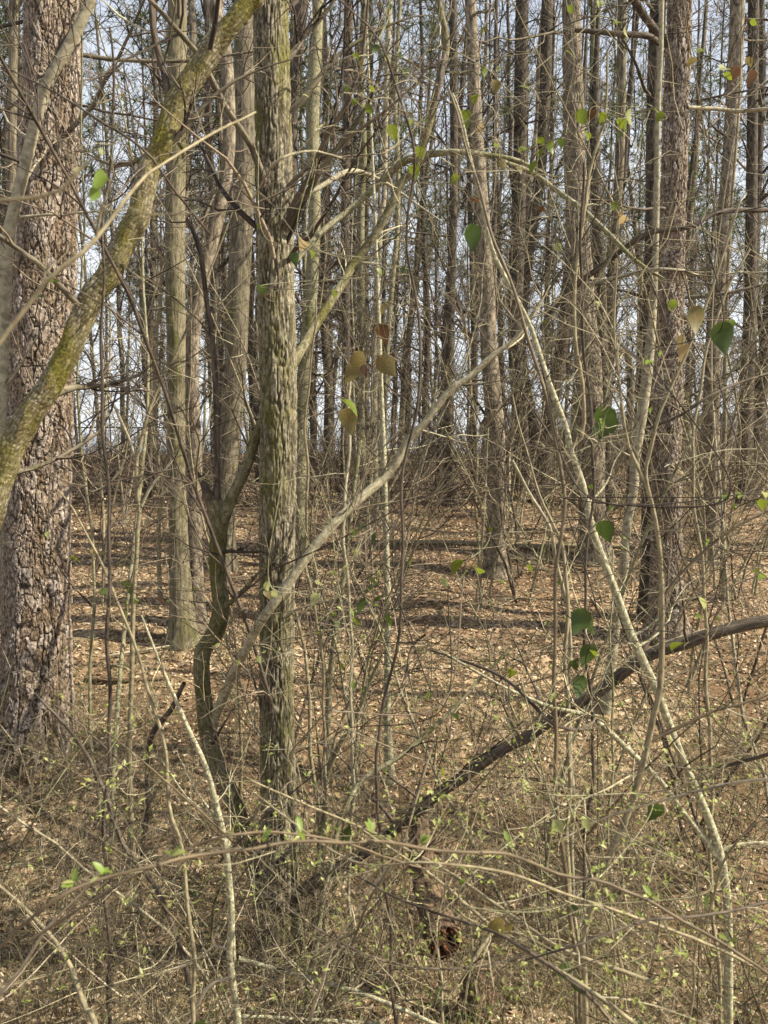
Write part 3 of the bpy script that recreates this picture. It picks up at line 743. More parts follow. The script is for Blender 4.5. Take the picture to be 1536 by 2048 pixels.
# broken forked stem with its long greenish limb
tree('small broken forked tree with torn crotch and crooked trunk', M['shadegreen'], None,
     [(430, 1000, 31.7), (437, 1066, 35.4), (434, 1116, 32.9), (437, 1166, 32.9), (442, 1216, 34.2), (430, 1266, 36.6), (407, 1300, 34.2), (403, 1340, 32.9), (408, 1400, 32.9), (413, 1450, 34.2), (430, 1526, 35.4), (457, 1580, 36.6), (480, 1643, 36.6), (500, 1700, 39.0), (520, 1780, 39.0), (538, 1860, 39.0), (545, 1930, 41.5)],
     d=4.35, H=None, spacing=.04, S=14, nb=4, L=.5, kind='low', zlo=.2, seed=90, solo=2, fl=.1,
     extra=[([(436, 1070, 30.0), (455, 1015, 25.0), (476, 970, 22.5), (493, 933, 22.5), (512, 872, 21.2), (532, 833, 21.2), (555, 790, 20.0), (589, 723, 20.0), (612, 683, 18.8, 4.5), (642, 633, 18.8, 4.7), (685, 567, 17.5, 4.9), (712, 520, 16.2, 5), (745, 477, 16.2, 5), (779, 417, 16.2, 5), (802, 367, 16.2, 5), (832, 333, 17.5, 5), (855, 260, 16.2, 5), (875, 173, 15.0, 5), (893, 100, 12.5, 5), (886, 40, 11.2, 5), (872, -20, 8, 5)], 16, 'limb', M['shadegreen']),
            ([(428, 1022, 20.4), (415, 985, 16.8), (403, 960, 13.2), (394, 942, 2.4)], 0, 'limb', M['dark']),
            ([(432, 1015, 15), (435, 950, 12), (434, 883, 12), (432, 783, 12), (425, 683, 11), (413, 600, 10), (403, 520, 10), (390, 470, 9), (373, 437, 6)], 3, 'limb', M['dark']),
            ([(425, 1462, 20), (430, 1433, 20), (450, 1386, 20, 4.25), (470, 1340, 20, 4.1), (500, 1283, 20, 3.95), (520, 1245, 20, 3.88), (545, 1210, 20, 3.85), (579, 1163, 20, 3.85), (629, 1093, 20, 3.87), (679, 1036, 19, 3.9), (725, 993, 19, 3.95), (772, 953, 18, 4), (799, 916, 17, 4), (812, 883, 16, 4), (852, 843, 15, 4), (895, 786, 14, 4), (945, 750, 13, 4), (979, 716, 12, 4), (1024, 683, 10, 4), (1060, 640, 8, 4), (1100, 570, 4, 4)], 18, 'limb', M['palelimb'])])

_rr = np.random.default_rng(9); _yt = [o for o in bpy.data.objects if o.get('label', '').startswith('small broken forked')][0]; _yo = np.array(_yt.location); tb = Tubes()
for i in range(26):
    s0 = px(430 + _rr.uniform(-12, 12), 1012 + _rr.uniform(-8, 22), 4.35 + _rr.uniform(-.03, .03)); L = _rr.uniform(.03, .13); sl = _rr.uniform(-.25, .15)
    tb.add(np.stack([s0, s0 + [sl * L * .5, 0, L * .6], s0 + [sl * L, .0, L]]), np.array([.012, .009, .001]), 5, _rr.random(1))
tb.obj('torn_wood', M['rot'], _yt, _yo, kind='stuff')

# the dark arched stem rooted beside the furrowed trunk
tree('dark arching trunk sweeping from the furrowed trunk foot to right', M['dark'], None,
     [(1620, 1232, 26), (1536, 1241, 25), (1440, 1262, 25), (1370, 1287, 25), (1310, 1305, 24), (1260, 1335, 24), (1200, 1380, 24), (1130, 1420, 24), (1060, 1470, 23), (1000, 1500, 23), (930, 1550, 23), (870, 1592, 23), (800, 1650, 23), (720, 1710, 24), (640, 1760, 25), (590, 1800, 26), (562, 1850, 27), (550, 1920, 28)],
     d=4.3, H=None, spacing=.04, S=16, nb=12, L=.7, kind='decid', zlo=.1, seed=91, solo=6, nsub=5, dz=(0, -.5), fl=.1, wob=.006)

# slender lichen sapling, lower right, with its fork
tree('tall slender lichen-pale sapling crossing the right half, forked low', M['lichen'], None,
     [(905, 187, 4), (922, 233, 5), (945, 333, 6), (962, 400, 7), (985, 500, 8), (1024, 580, 9), (1055, 640, 9), (1071, 683, 10), (1097, 763, 11), (1131, 853, 12), (1141, 900, 12), (1164, 966, 14), (1184, 1056, 15), (1211, 1133, 16), (1231, 1183, 16), (1257, 1256, 17), (1291, 1333, 18), (1307, 1366, 17), (1324, 1410, 17), (1351, 1483, 17), (1377, 1546, 17), (1404, 1606, 17), (1427, 1666, 18), (1444, 1726, 18), (1454, 1800, 17), (1457, 1883, 17), (1457, 2000, 18)],
     d=3.0, H=None, spacing=.04, S=12, nb=14, L=.6, kind='low', zlo=.25, seed=92, solo=8, dark=M['twig'], fl=.05,
     extra=[([(1436, 1715, 15), (1427, 1700, 14), (1391, 1655, 13), (1357, 1610, 12), (1324, 1566, 12), (1257, 1500, 12), (1207, 1453, 11), (1174, 1430, 10), (1107, 1416, 8), (1057, 1396, 7), (1000, 1370, 5), (930, 1330, 4), (880, 1300, 3)], 12, 'limb', M['lichen']),
            ([(1436, 1706, 7), (1460, 1693, 7), (1510, 1685, 6), (1560, 1688, 5)], 3, 'limb', M['lichen']),
            ([(1139, 898, 10), (1160, 880, 8), (1168, 850, 8), (1164, 760, 8), (1150, 683, 8), (1150, 560, 7), (1165, 450, 7), (1180, 340, 6), (1210, 230, 5), (1215, 100, 4)], 10, 'limb', M['stem'])])
tree('tan sapling with smooth bent stem at the lower right', M['stem'], None,
     [(1480, 400, 4), (1455, 480, 5), (1430, 560, 5), (1400, 640, 6), (1361, 733, 6), (1341, 776, 7), (1317, 833, 7), (1301, 900, 8), (1291, 950, 8), (1307, 1023, 9), (1317, 1083, 10), (1322, 1150, 10), (1324, 1250, 11), (1321, 1366, 12), (1307, 1433, 12), (1287, 1523, 13), (1257, 1623, 13), (1224, 1700, 14), (1197, 1770, 14), (1174, 1843, 15), (1163, 1883, 15), (1167, 1916, 14), (1170, 2026, 15), (1170, 2080, 15)],
     d=2.6, H=None, spacing=.035, S=12, nb=10, L=.45, kind='low', zlo=.3, seed=93, solo=6, dark=M['twig'], fl=.05,
     extra=[([(1317, 1083, 8), (1307, 1023, 8), (1287, 960, 7), (1271, 926, 7), (1254, 883, 7), (1244, 816, 6), (1237, 750, 5), (1228, 650, 4), (1235, 520, 3)], 8, 'limb', M['stem']),
            ([(1297, 1483, 8), (1357, 1456, 7), (1424, 1423, 6), (1490, 1406, 5), (1560, 1380, 4)], 5, 'limb', M['cane']),
            ([(1326, 1195, 7), (1350, 1160, 6), (1400, 1110, 6), (1460, 1060, 6), (1540, 1020, 5)], 8, 'limb', M['cane'])])
tree('pale lichen stem with white side branches at lower left', M['lichen'], None,
     [(283, 1230, 4), (310, 1300, 5), (337, 1366, 7), (377, 1459, 10), (410, 1530, 11), (430, 1600, 12), (450, 1683, 13), (457, 1750, 14), (463, 1833, 15), (460, 1916, 15), (470, 2000, 16), (477, 2060, 17)],
     d=2.9, H=None, spacing=.035, S=12, nb=9, L=.45, kind='low', zlo=.2, seed=94, solo=6, dark=M['twig'], fl=.05,
     extra=[([(466, 1955, 9), (440, 1958, 9), (415, 1975, 9), (400, 2000, 9), (385, 2030, 8), (365, 2055, 8)], 2, 'limb', M['deadwood']),
            ([(463, 1900, 5), (430, 1890, 5), (400, 1915, 5), (370, 1930, 5), (305, 1952, 4)], 2, 'limb', M['deadwood']),
            ([(468, 1920, 8), (466, 1850, 7), (462, 1780, 6)], 0, 'limb', M['lichen'])])
tree('slim tan sapling forking twice in front of the leaf slope, left', M['stem'], (263, 1690),
     [(363, 683, 5), (333, 740, 6), (300, 816, 7), (283, 880, 7), (273, 920, 8), (274, 980, 8), (279, 1023, 8), (275, 1060, 9), (273, 1116, 9), (267, 1200, 9), (263, 1366, 10), (259, 1500, 10), (263, 1680, 11)],
     d=5.2, H=4.2, S=9, nb=10, L=.6, kind='low', zlo=.4, seed=95, spacing=.05, dark=M['twig'],
     extra=[([(279, 1023, 6), (300, 976, 6), (327, 943, 5), (353, 910, 5)], 0, 'limb', M['smooth']), ([(274, 922, 6), (253, 866, 6), (230, 816, 5), (200, 760, 4)], 3, 'limb', M['smooth']),
            ([(270, 905, 5), (252, 915, 5), (238, 945, 5), (212, 972, 4), (180, 985, 3)], 2, 'limb', M['smooth'])])
tree('thin crooked sapling next to the two-toned trunk', M['stem'], (320, 1200), [(322, 560, 6), (318, 620, 6), (313, 683, 7), (310, 816, 9), (313, 900, 9), (327, 966, 9), (320, 1016, 9), (317, 1066, 9), (320, 1183, 8)], H=5, S=8, nb=10, L=.7, kind='low', seed=96, spacing=.06)

SAP = [  # label, mat, d, points
 ('long straight whip rising from lower left past the plated pine', 'stem', 2.7, [(100, 985, 3), (133, 1026, 4), (187, 1126, 5), (240, 1233, 6), (283, 1366, 7), (320, 1466, 7), (343, 1566, 8), (357, 1633, 8), (377, 1700, 8), (393, 1866, 9), (402, 2050, 10)]),
 ('short dark stub of a stem leaning over the left litter', 'dark', 4.6, [(363, 1366, 9), (330, 1420, 11), (295, 1478, 12), (289, 1560, 11), (287, 1700, 11)]),
 ('grey stem slanting from the pine foot down to lower left', 'dark', 3.2, [(60, 1390, 4), (110, 1440, 6), (170, 1520, 8), (205, 1590, 9), (235, 1660, 10), (275, 1720, 10), (310, 1760, 10), (345, 1820, 10), (370, 1900, 11)]),
 ('bright tan cane leaning in from the bottom left corner', 'deadwood', 2.2, [(205, 1740, 3), (150, 1815, 5), (100, 1880, 6), (50, 1945, 7), (5, 2000, 8), (-40, 2060, 8)]),
 ('brown bottom-left sapling with a three-way fork', 'stem', 2.3, [(0, 1760, 5), (60, 1810, 7), (110, 1860, 8), (145, 1915, 10), (165, 1960, 11), (190, 2010, 12), (215, 2060, 13)]),
 ('slender upright stem between the mossy pole and centre pole', 'stem', 4.2, [(633, 600, 3), (634, 683, 4), (630, 760, 4), (622, 860, 5), (619, 960, 6), (614, 1060, 6), (612, 1120, 7), (640, 1400, 6), (650, 1700, 7)]),
 ('pale stem standing upright beside the leafy mossy pole', 'smooth', 4.0, [(712, 740, 4), (706, 850, 6), (697, 950, 6), (689, 1020, 7), (690, 1200, 6), (700, 1500, 7), (705, 1700, 7)]),
 ('dark thin cane crossing the upper centre', 'dark', 2.6, [(690, 0, 3), (760, 70, 4), (785, 120, 5), (805, 190, 5), (820, 260, 5), (826, 330, 5), (815, 500, 5), (835, 700, 6), (790, 950, 6), (800, 1200, 6), (760, 1450, 7), (770, 1600, 7)]),
 ('red-brown cane bending through the vine leaves at upper right', 'cane', 2.4, [(905, 180, 4), (925, 240, 5), (938, 320, 5), (960, 395, 6), (985, 470, 6), (1010, 540, 6), (1040, 640, 7), (1075, 800, 8), (1120, 1000, 8), (1105, 1300, 8), (1140, 1700, 9)]),
 ('straight dark rod standing near the largest right pine', 'dark', 3.0, [(1180, 330, 4), (1176, 400, 5), (1166, 500, 6), (1160, 600, 6), (1168, 700, 6), (1182, 900, 6), (1160, 1150, 6), (1185, 1500, 7), (1180, 1750, 7)]),
 ('grey sapling rising from lower centre to the right', 'stem', 3.3, [(1024, 790, 3), (1060, 930, 4), (1095, 1040, 6), (1115, 1100, 7), (1125, 1200, 8), (1130, 1366, 9), (1140, 1600, 9), (1150, 1800, 10)]),
 ('stem pair twin leaning left across the fallen log', 'smooth', 3.8, [(1024, 920, 6), (1062, 990, 7), (1100, 1060, 8), (1112, 1120, 8), (1122, 1200, 8), (1128, 1230, 8), (1132, 1400, 9), (1150, 1700, 9)]),
 ('short branch-stem sloping up through centre litter', 'greenstem', 3.9, [(1010, 1300, 5), (945, 1366, 7), (905, 1410, 8), (865, 1456, 9), (799, 1513, 10), (725, 1560, 11), (690, 1610, 11), (670, 1720, 11)]),
 ('greenish low stem slanting beside the furrowed trunk', 'greenstem', 4.6, [(760, 1310, 6), (720, 1390, 9), (685, 1470, 11), (655, 1530, 12), (645, 1600, 12), (640, 1700, 12)]),
 ('thin bowed whip over the bottom centre', 'stem', 2.4, [(980, 1600, 3), (940, 1700, 4), (900, 1790, 4), (880, 1870, 5), (890, 1960, 5), (900, 2060, 6)]),
 ('pale whip slanting from bottom centre up right', 'deadwood', 2.8, [(870, 1620, 4), (800, 1720, 5), (750, 1790, 6), (700, 1860, 6), (660, 1930, 7), (630, 2040, 8)]),
 ('thin stem standing right of the tan bent sapling', 'greenstem', 3.0, [(1216, 1100, 4), (1218, 1200, 4), (1222, 1366, 5), (1225, 1500, 5), (1230, 1700, 5), (1235, 2000, 6)]),
 ('bottom right thin whip leaning to the border', 'stem', 2.4, [(1600, 1700, 4), (1540, 1640, 4), (1480, 1700, 5), (1440, 1800, 5), (1400, 1900, 6), (1380, 2050, 6)]),
 ('upright whip in front of the beige house', 'stem', 3.4, [(1500, 500, 4), (1440, 640, 5), (1395, 800, 6), (1385, 950, 6), (1400, 1200, 7), (1420, 1500, 8), (1430, 1700, 8)]),
 ('steep dark whip in the upper left quarter', 'dark', 3.0, [(230, 60, 4), (250, 200, 5), (240, 330, 5), (215, 480, 5), (205, 700, 6), (200, 1000, 7), (210, 1400, 8), (220, 1700, 8)]),
]
SAPP = []
for k, (lab, mt, d, pts) in enumerate(SAP):
    tree(lab, M[mt], None, pts, d=d, H=None, S=7, nb=9, L=.55, kind='low', zlo=.12, seed=200 + k, solo=4, spacing=.05, cat='sapling', name='sapling',
         dark=M['twigdark'] if k % 3 == 0 else M['twig'], nsub=6, ntw=3, fl=.05, base_on=True, dz=(0, .35 * (-1) ** k), wob=.022)


# ------------------------------------------------------------------ low hanging limbs, canes and fallen wood
def strand(name, label, cat, mat, pts, S=8, tw=8, twL=.4, twm='twig', seed=1, sub=4, pr=.5, part='limb', lie=False):
    """pts (x, y, w, d)"""
    C = np.array([[*px(q[0], q[1], q[3]), q[2] / 2 * q[3] / FPX] for q in pts])
    if lie:
        C[:, 2] = gz(C[:, 0], C[:, 1]) + C[:, 3] * .8 + lie
    Ln = np.linalg.norm(np.diff(C[:, :3], axis=0), axis=1).sum()
    Q = catmull(C, max(8, int(Ln / .035)))
    org = Q[0, :3]
    t = thing(name, label, cat, org)
    r = np.random.default_rng(seed)
    Q[:, :3] += .004 * np.cumsum(r.normal(0, .5, (len(Q), 3)), 0) / 3
    tb = Tubes(); tb.add(Q[:, :3], np.maximum(Q[:, 3], .001), S, np.array([.5])); tb.obj(part, mat, t, org)
    tips = None
    if tw:
        tb = Tubes()
        s, q, r0, tt = sprout(r, Q[None, :, :3], Q[None, :, 3], tw, (30, 65), .05, 1, .5)
        c, cr = grow(r, s, q, twL * r.uniform(.4, 1.2, len(s)), np.clip(r0, .0012, .005), 7, .15, .03, .25); tb.add(c, cr, 4, r.random(len(c)))
        if sub:
            s, q, r0, tt = sprout(r, c, cr, sub, (30, 65), .15, 1, .7)
            c2, cr2 = grow(r, s, q, twL * .35 * r.uniform(.4, 1.2, len(s)), np.clip(r0, .0009, .003), 4, .2, .02, .5); tb.add(c2, cr2, 3, r.random(len(c2)))
            tips = c2[:, -1]
        else: tips = c[:, -1]
        tb.obj('twigs', M[twm], t, org, kind='stuff')
    return t, Q, org, tips


def leaf_verts(L=1.0, W=.8, fold=.25, curl=.25, heart=True):
    """leaf outline, 5 rows x (left, rib, right): curved, folded along the rib"""
    prof = [(0, .02), (.08, .33 if heart else .12), (.28, .5 if heart else .36), (.55, .46 if heart else .5), (.8, .24 if heart else .34), (1.0, .02)]
    v = []
    for t, w in prof:
        y = t * L; z = -curl * t * t * L
        for s in (-1, 0, 1):
            v.append((s * w * W, y - (.06 if (heart and t == 0 and s) else 0), z + abs(s) * fold * w * W))
    f = []
    for i in range(len(prof) - 1):
        a = i * 3
        f += [(a, a + 1, a + 4, a + 3), (a + 1, a + 2, a + 5, a + 4)]
    return np.array(v), np.array(f)


LEAFM = {}


def leaf_obj(parent, org, p, size, matk, rz, tilt, roll, heart=True, name='leaf', curl=.25):
    key = (matk, heart, round(curl, 1))
    if key not in LEAFM:
        v, f = leaf_verts(heart=heart, W=.8 if heart else .42, curl=curl)
        LEAFM[key] = mesh_np('leaf', v, f, M[matk], True, None, {'rnd': np.full(len(v), .5)})
    o = link(bpy.data.objects.new(name, LEAFM[key])); o.parent = parent
    o.location = Vector([float(a) for a in (np.asarray(p) - org)]); o.scale = (size,) * 3
    o.rotation_euler = (tilt, roll, rz)
    return o


def buds(r, tips, mat, n=3, size=.012):
    """small paired young leaves at twig tips, one array"""
    v0, f0 = leaf_verts(heart=False, W=.45, curl=.3)
    v0 = v0[3:-3]; f0 = f0[1:-1] * 1
    v0, f0 = np.array([(0, 0, 0), (.22, .5, .06), (0, 1, -.12), (-.22, .5, .06), (0, .5, 0)]), np.array([(0, 1, 2, 4), (0, 4, 2, 3)])
    N = len(tips) * n
    p = np.repeat(tips, n, 0) + r.normal(0, size * .4, (N, 3))
    az = r.uniform(0, 6.28, N); el = r.uniform(-.2, 1.2, N)
    Y = np.stack([np.cos(az) * np.cos(el), np.sin(az) * np.cos(el), np.sin(el)], -1)
    X = norm(np.cross(Y, np.array([0, 0, 1.]) + r.normal(0, .3, (N, 3)))); Z = np.cross(X, Y)
    s = size * r.uniform(.6, 1.5, N)[:, None, None]
    V = p[:, None] + s * (v0[None, :, 0:1] * X[:, None] + v0[None, :, 1:2] * Y[:, None] + v0[None, :, 2:3] * Z[:, None])
    F = (f0[None] + (np.arange(N) * len(v0))[:, None, None]).reshape(-1, 4)
    return V.reshape(-1, 3), F, np.repeat(r.random(N), len(v0))


def bud_obj(r, tips, parent, org, n=3, size=.012, mat='bud', name='young_leaves'):
    V, F, R = buds(r, tips, mat, n, size)
    o = link(bpy.data.objects.new(name, mesh_np(name, V - np.asarray(org), F, M[mat], False, None, {'rnd': R})))
    if parent: o.parent = parent
    o['kind'] = 'stuff'
    return o


r = np.random.default_rng(77)
# long reddish cane across the foreground
t, Q, org, tips = strand('cane', 'long reddish-brown cane bowing across the whole lower foreground', 'branch', M['cane'],
    [(-30, 1925, 7, 1.15), (53, 1843, 7, 1.15), (133, 1783, 7, 1.15), (207, 1753, 7, 1.2), (300, 1733, 7, 1.2), (367, 1716, 7, 1.25), (433, 1706, 7, 1.3), (500, 1700, 7, 1.3), (579, 1686, 7, 1.35), (652, 1686, 7, 1.35), (695, 1690, 7, 1.4), (745, 1683, 7, 1.4), (795, 1686, 7, 1.45), (862, 1699, 7, 1.5), (929, 1706, 7, 1.5), (1024, 1709, 7, 1.55), (1124, 1749, 7, 1.6), (1204, 1763, 7, 1.6), (1257, 1783, 7, 1.6), (1307, 1803, 7, 1.6), (1374, 1846, 7, 1.6), (1424, 1873, 7, 1.6), (1507, 1926, 7, 1.6), (1600, 1990, 7, 1.6)],
    S=12, tw=0, seed=3)
for (x, y, d) in [(150, 1768, 1.1), (205, 1752, 1.1), (345, 1710, 1.2), (525, 1680, 1.3), (605, 1672, 1.3), (745, 1668, 1.4), (840, 1690, 1.5), (1025, 1690, 1.5), (1190, 1740, 1.6), (1305, 1795, 1.6), (1465, 1885, 1.6)]:
    for k in range(4):
        leaf_obj(t, org, px(x + r.normal(0, 4), y + r.normal(0, 4), d), r.uniform(.016, .028), 'l_bright' if k else 'l_pale', r.uniform(0, 6.3), r.uniform(0, 1.4), r.uniform(-.6, .6), heart=False)
strand('cane', 'second fainter cane running just above the foreground reddish cane', 'branch', M['cane'],
       [(60, 1880, 6, 1.6), (250, 1760, 6, 1.6), (400, 1683, 6, 1.6), (480, 1664, 6, 1.6), (560, 1660, 5, 1.7), (680, 1680, 5, 1.8), (800, 1720, 4, 1.9), (900, 1745, 3, 2)], tw=5, seed=4)
# blurred near twigs, upper left
t, Q, org, tips = strand('twig', 'blurred budding twig with kink near the upper left border', 'branch', M['stem'], [(-20, 401, 7, .75), (60, 397, 7, .75), (110, 383, 7, .75), (133, 370, 7, .75), (153, 343, 6, .75), (180, 318, 5, .75), (203, 305, 3, .75)], tw=0, seed=5)
leaf_obj(t, org, px(153, 352, .75), .010, 'l_pale', .3, 1.4, 0, heart=False); leaf_obj(t, org, px(202, 312, .75), .010, 'l_pale', .6, 1.3, 0, heart=False)
t, Q, org, tips = strand('branch', 'tan blurred bough slanting up from the left border with green leaves', 'branch', M['stem'],
    [(-20, 712, 10, 1.25), (57, 607, 10, 1.25), (100, 553, 10, 1.25), (160, 507, 9, 1.25), (213, 450, 8, 1.3), (250, 400, 7, 1.3), (290, 355, 6, 1.4), (333, 327, 5, 1.5), (420, 275, 5, 1.7), (512, 227, 4, 1.9)], tw=6, twL=.18, seed=6, twm='twig')
leaf_obj(t, org, px(216, 360, 1.2), .034, 'l_bright', 1.9, -.5, .9, curl=.6)
leaf_obj(t, org, px(197, 378, 1.2), .022, 'l_bright', .6, -1.2, .4)
leaf_obj(t, org, px(92, 570, 1.3), .024, 'l_green', 4.9, .4, .5)
leaf_obj(t, org, px(70, 597, 1.3), .022, 'l_dark', 5.0, .2, .3)
t, Q, org, tips = strand('twig', 'pale budded twig tip crossing the gold-mossed trunk', 'branch', M['stem'], [(250, 412, 3, .9), (290, 425, 4, .9), (340, 427, 4, .9), (392, 422, 3, .9)], tw=0, seed=7)
leaf_obj(t, org, px(385, 428, .9), .011, 'l_pale', 4.9, .8, 0, heart=False)
# near canes fanning down to the lower right
CAN = [('upper cane of the fan sloping to bottom right', [(500, 1560, 4), (640, 1620, 5), (780, 1680, 6), (900, 1745, 7), (1024, 1830, 8), (1130, 1900, 9), (1300, 1960, 9)], 2.2, 'stem'),
       ('second cane of the fan, thick and straight', [(725, 1660, 4), (865, 1750, 6), (979, 1846, 8), (1060, 1905, 9), (1200, 1990, 10), (1290, 2060, 10)], 2.0, 'stem'),
       ('third cane of the fan, lowest and darkest', [(690, 1740, 4), (800, 1800, 5), (930, 1846, 6), (1024, 1880, 7), (1170, 1980, 8), (1250, 2070, 9)], 2.0, 'dark'),
       ('fan cane running nearly level through the budding twigs', [(512, 1590, 4), (700, 1720, 4), (850, 1724, 5), (1000, 1740, 6), (1150, 1790, 6), (1400, 1880, 7), (1560, 1960, 7)], 1.9, 'stem'),
       ('thin dark cane rising to the lower right corner', [(1050, 1920, 4), (1170, 1885, 5), (1300, 1840, 6), (1420, 1830, 6), (1560, 1800, 6)], 1.8, 'dark'),
       ('light cane from the right border to the arching trunk', [(1560, 1555, 7), (1450, 1570, 6), (1330, 1600, 5), (1200, 1640, 4), (1120, 1680, 3)], 2.0, 'deadwood'),
       ('dark cane entering from the right border at mid height', [(1560, 1500, 8), (1500, 1520, 8), (1440, 1535, 7), (1380, 1540, 5), (1300, 1530, 3)], 2.3, 'dark'),
       ('bowed dark twig loop hanging at the centre', [(850, 1270, 5), (825, 1290, 6), (815, 1330, 5), (822, 1380, 3)], 3.2, 'dark'),
       ('level dark cane below the straight scaly pine', [(860, 1300, 4), (920, 1320, 6), (1000, 1350, 7), (1060, 1400, 8), (1100, 1440, 8), (1160, 1455, 8), (1200, 1430, 8)], 2.9, 'dark'),
       ('tan upright twig against the big litter slope', [(870, 1480, 3), (840, 1580, 4), (800, 1700, 5), (740, 1800, 6), (700, 1900, 6)], 2.4, 'twigs'),
       ('dark cane crossing above the stump from left', [(520, 1780, 3), (640, 1860, 4), (760, 1920, 5), (880, 1940, 5), (1000, 1925, 5), (1140, 1890, 5)], 2.4, 'dark'),
       ('long pale bough sloping left in the upper centre sky', [(585, 402, 8), (635, 377, 10), (685, 347, 11), (718, 343, 10), (772, 367, 7), (820, 400, 5), (880, 440, 3)], 7.0, 'smooth'),
       ('thick pale bough arching before the straight scaly pine', [(560, 560, 10), (635, 473, 12), (699, 420, 13), (759, 367, 14), (802, 327, 15), (845, 312, 15), (879, 307, 13), (929, 307, 11), (1024, 320, 8), (1090, 350, 5)], 6.2, 'greenstem'),
       ('bough slanting down right past the dark bending trunk', [(1000, 320, 6), (1060, 345, 9), (1110, 380, 10), (1170, 425, 10), (1220, 470, 9), (1270, 520, 8), (1330, 560, 6)], 5.5, 'greenstem'),
       ('long bough rising right below the sunlit pine crown', [(1080, 660, 11), (1130, 590, 11), (1200, 535, 11), (1290, 470, 11), (1380, 455, 10), (1440, 425, 10), (1560, 420, 9)], 5.6, 'dark'),
       ('pale level bough before the sunlit ridged pine', [(1170, 570, 6), (1230, 555, 7), (1300, 540, 8), (1360, 540, 7), (1400, 550, 5)], 5.2, 'smooth'),
       ('dark bough leaning out right over the beige house', [(1290, 860, 5), (1360, 830, 6), (1420, 790, 6), (1490, 760, 5), (1560, 740, 4)], 3.4, 'dark'),
       ('knobbly dark bough at the top right edge', [(1150, 60, 9), (1220, 66, 10), (1290, 72, 12), (1320, 90, 10)], 7.6, 'dark'),
       ('steep scaly bough at the top right meeting the pine', [(1255, -20, 15), (1280, 20, 15), (1310, 60, 15), (1340, 95, 13)], 8.0, 'dark'),
       ('level forked bough right of the sunlit pine', [(1375, 215, 7), (1430, 218, 8), (1480, 222, 8), (1560, 216, 7)], 6.8, 'smooth'),
       ('dark drooping bough above the upper centre leaves', [(880, 20, 11), (893, 70, 12), (890, 110, 13), (880, 160, 12), (872, 200, 3)], 4.9, 'dark'),
       ('fine whip crossing the upper left trunks', [(0, 130, 3), (120, 190, 4), (200, 240, 5), (290, 300, 5), (350, 380, 5), (420, 470, 4)], 2.6, 'dark'),
       ('bowed light twig sweeping before the furrowed trunk top', [(505, 400, 3), (535, 350, 4), (560, 320, 5), (620, 305, 4), (690, 320, 3)], 2.2, 'smooth')]
for k, (lab, pts, d, mt) in enumerate(CAN):
    n = len(pts)
    Pp = [(x, y, w, d + .25 * math.sin(k + i * .8)) for i, (x, y, w) in enumerate(pts)]
    t, Q, org, tips = strand('branch', lab, 'branch', M['twig'] if mt == 'twigs' else M[mt], Pp, S=7, tw=9, twL=.35 if d < 4 else .9, twm='twigdark' if mt == 'dark' and k % 2 else 'twig', seed=300 + k)
    if 1.7 < d < 3.5 and tips is not None and pts[0][1] > 1100:
        bud_obj(r, tips, t, org, 3, .017)
# fallen wood
for k, (lab, pts, mt, lie) in enumerate([
    ('pale fallen pole sloping down right from the lichen stem foot', [(475, 1915, 9, 3.15), (512, 1926, 9, 3.2), (645, 1963, 9, 3.2), (752, 1996, 9, 3.1), (900, 2060, 8, 3.0)], 'lichen', 0),
    ('pale fallen stick lying level along the bottom edge', [(480, 2032, 8, 3.1), (560, 2036, 8, 3.1), (640, 2040, 7, 3.1), (760, 2044, 6, 3.2)], 'lichen', 0),
    ('long fallen log on the rising slope behind the straight scaly pine', [(780, 1094, 9, 11.3), (900, 1098, 11, 11.3), (1050, 1102, 11, 11.2), (1180, 1104, 9, 11.2), (1270, 1106, 7, 11.1)], 'stem', .03),
    ('thin fallen branch below the long log', [(1010, 1122, 5, 10.8), (1080, 1130, 6, 10.7), (1170, 1140, 5, 10.5)], 'stem', .03),
    ('fallen branch on the litter right of the plated pine', [(150, 975, 5, 15), (250, 968, 6, 15.5), (330, 965, 5, 16)], 'dark', .05),
    ('bleached stick on the bright litter left of centre', [(205, 1312, 4, 7.8), (270, 1306, 6, 7.9), (345, 1300, 4, 8)], 'deadwood', .03),
    ('half-buried branch in the litter under the two-toned trunk', [(170, 1345, 8, 7.5), (230, 1352, 10, 7.4), (330, 1345, 6, 7.4)], 'rot', .01),
    ('fallen bough leaning in the dip at lower right', [(1190, 1975, 9, 3.0), (1270, 1920, 10, 3.1), (1380, 1890, 11, 3.1), (1480, 1880, 10, 3.0), (1580, 1860, 9, 2.9)], 'grey', .25),
    ('broken stick propped at lower centre', [(905, 1990, 6, 2.9), (960, 1900, 8, 3.0), (1010, 1830, 7, 3.1)], 'stem', 0)]):
    strand('fallen_branch', lab, 'fallen branch', M[mt], pts, S=9, tw=6 if k < 4 else 3, twL=.3, seed=400 + k, sub=3, lie=lie if k > 1 and lie else False, part='stick')

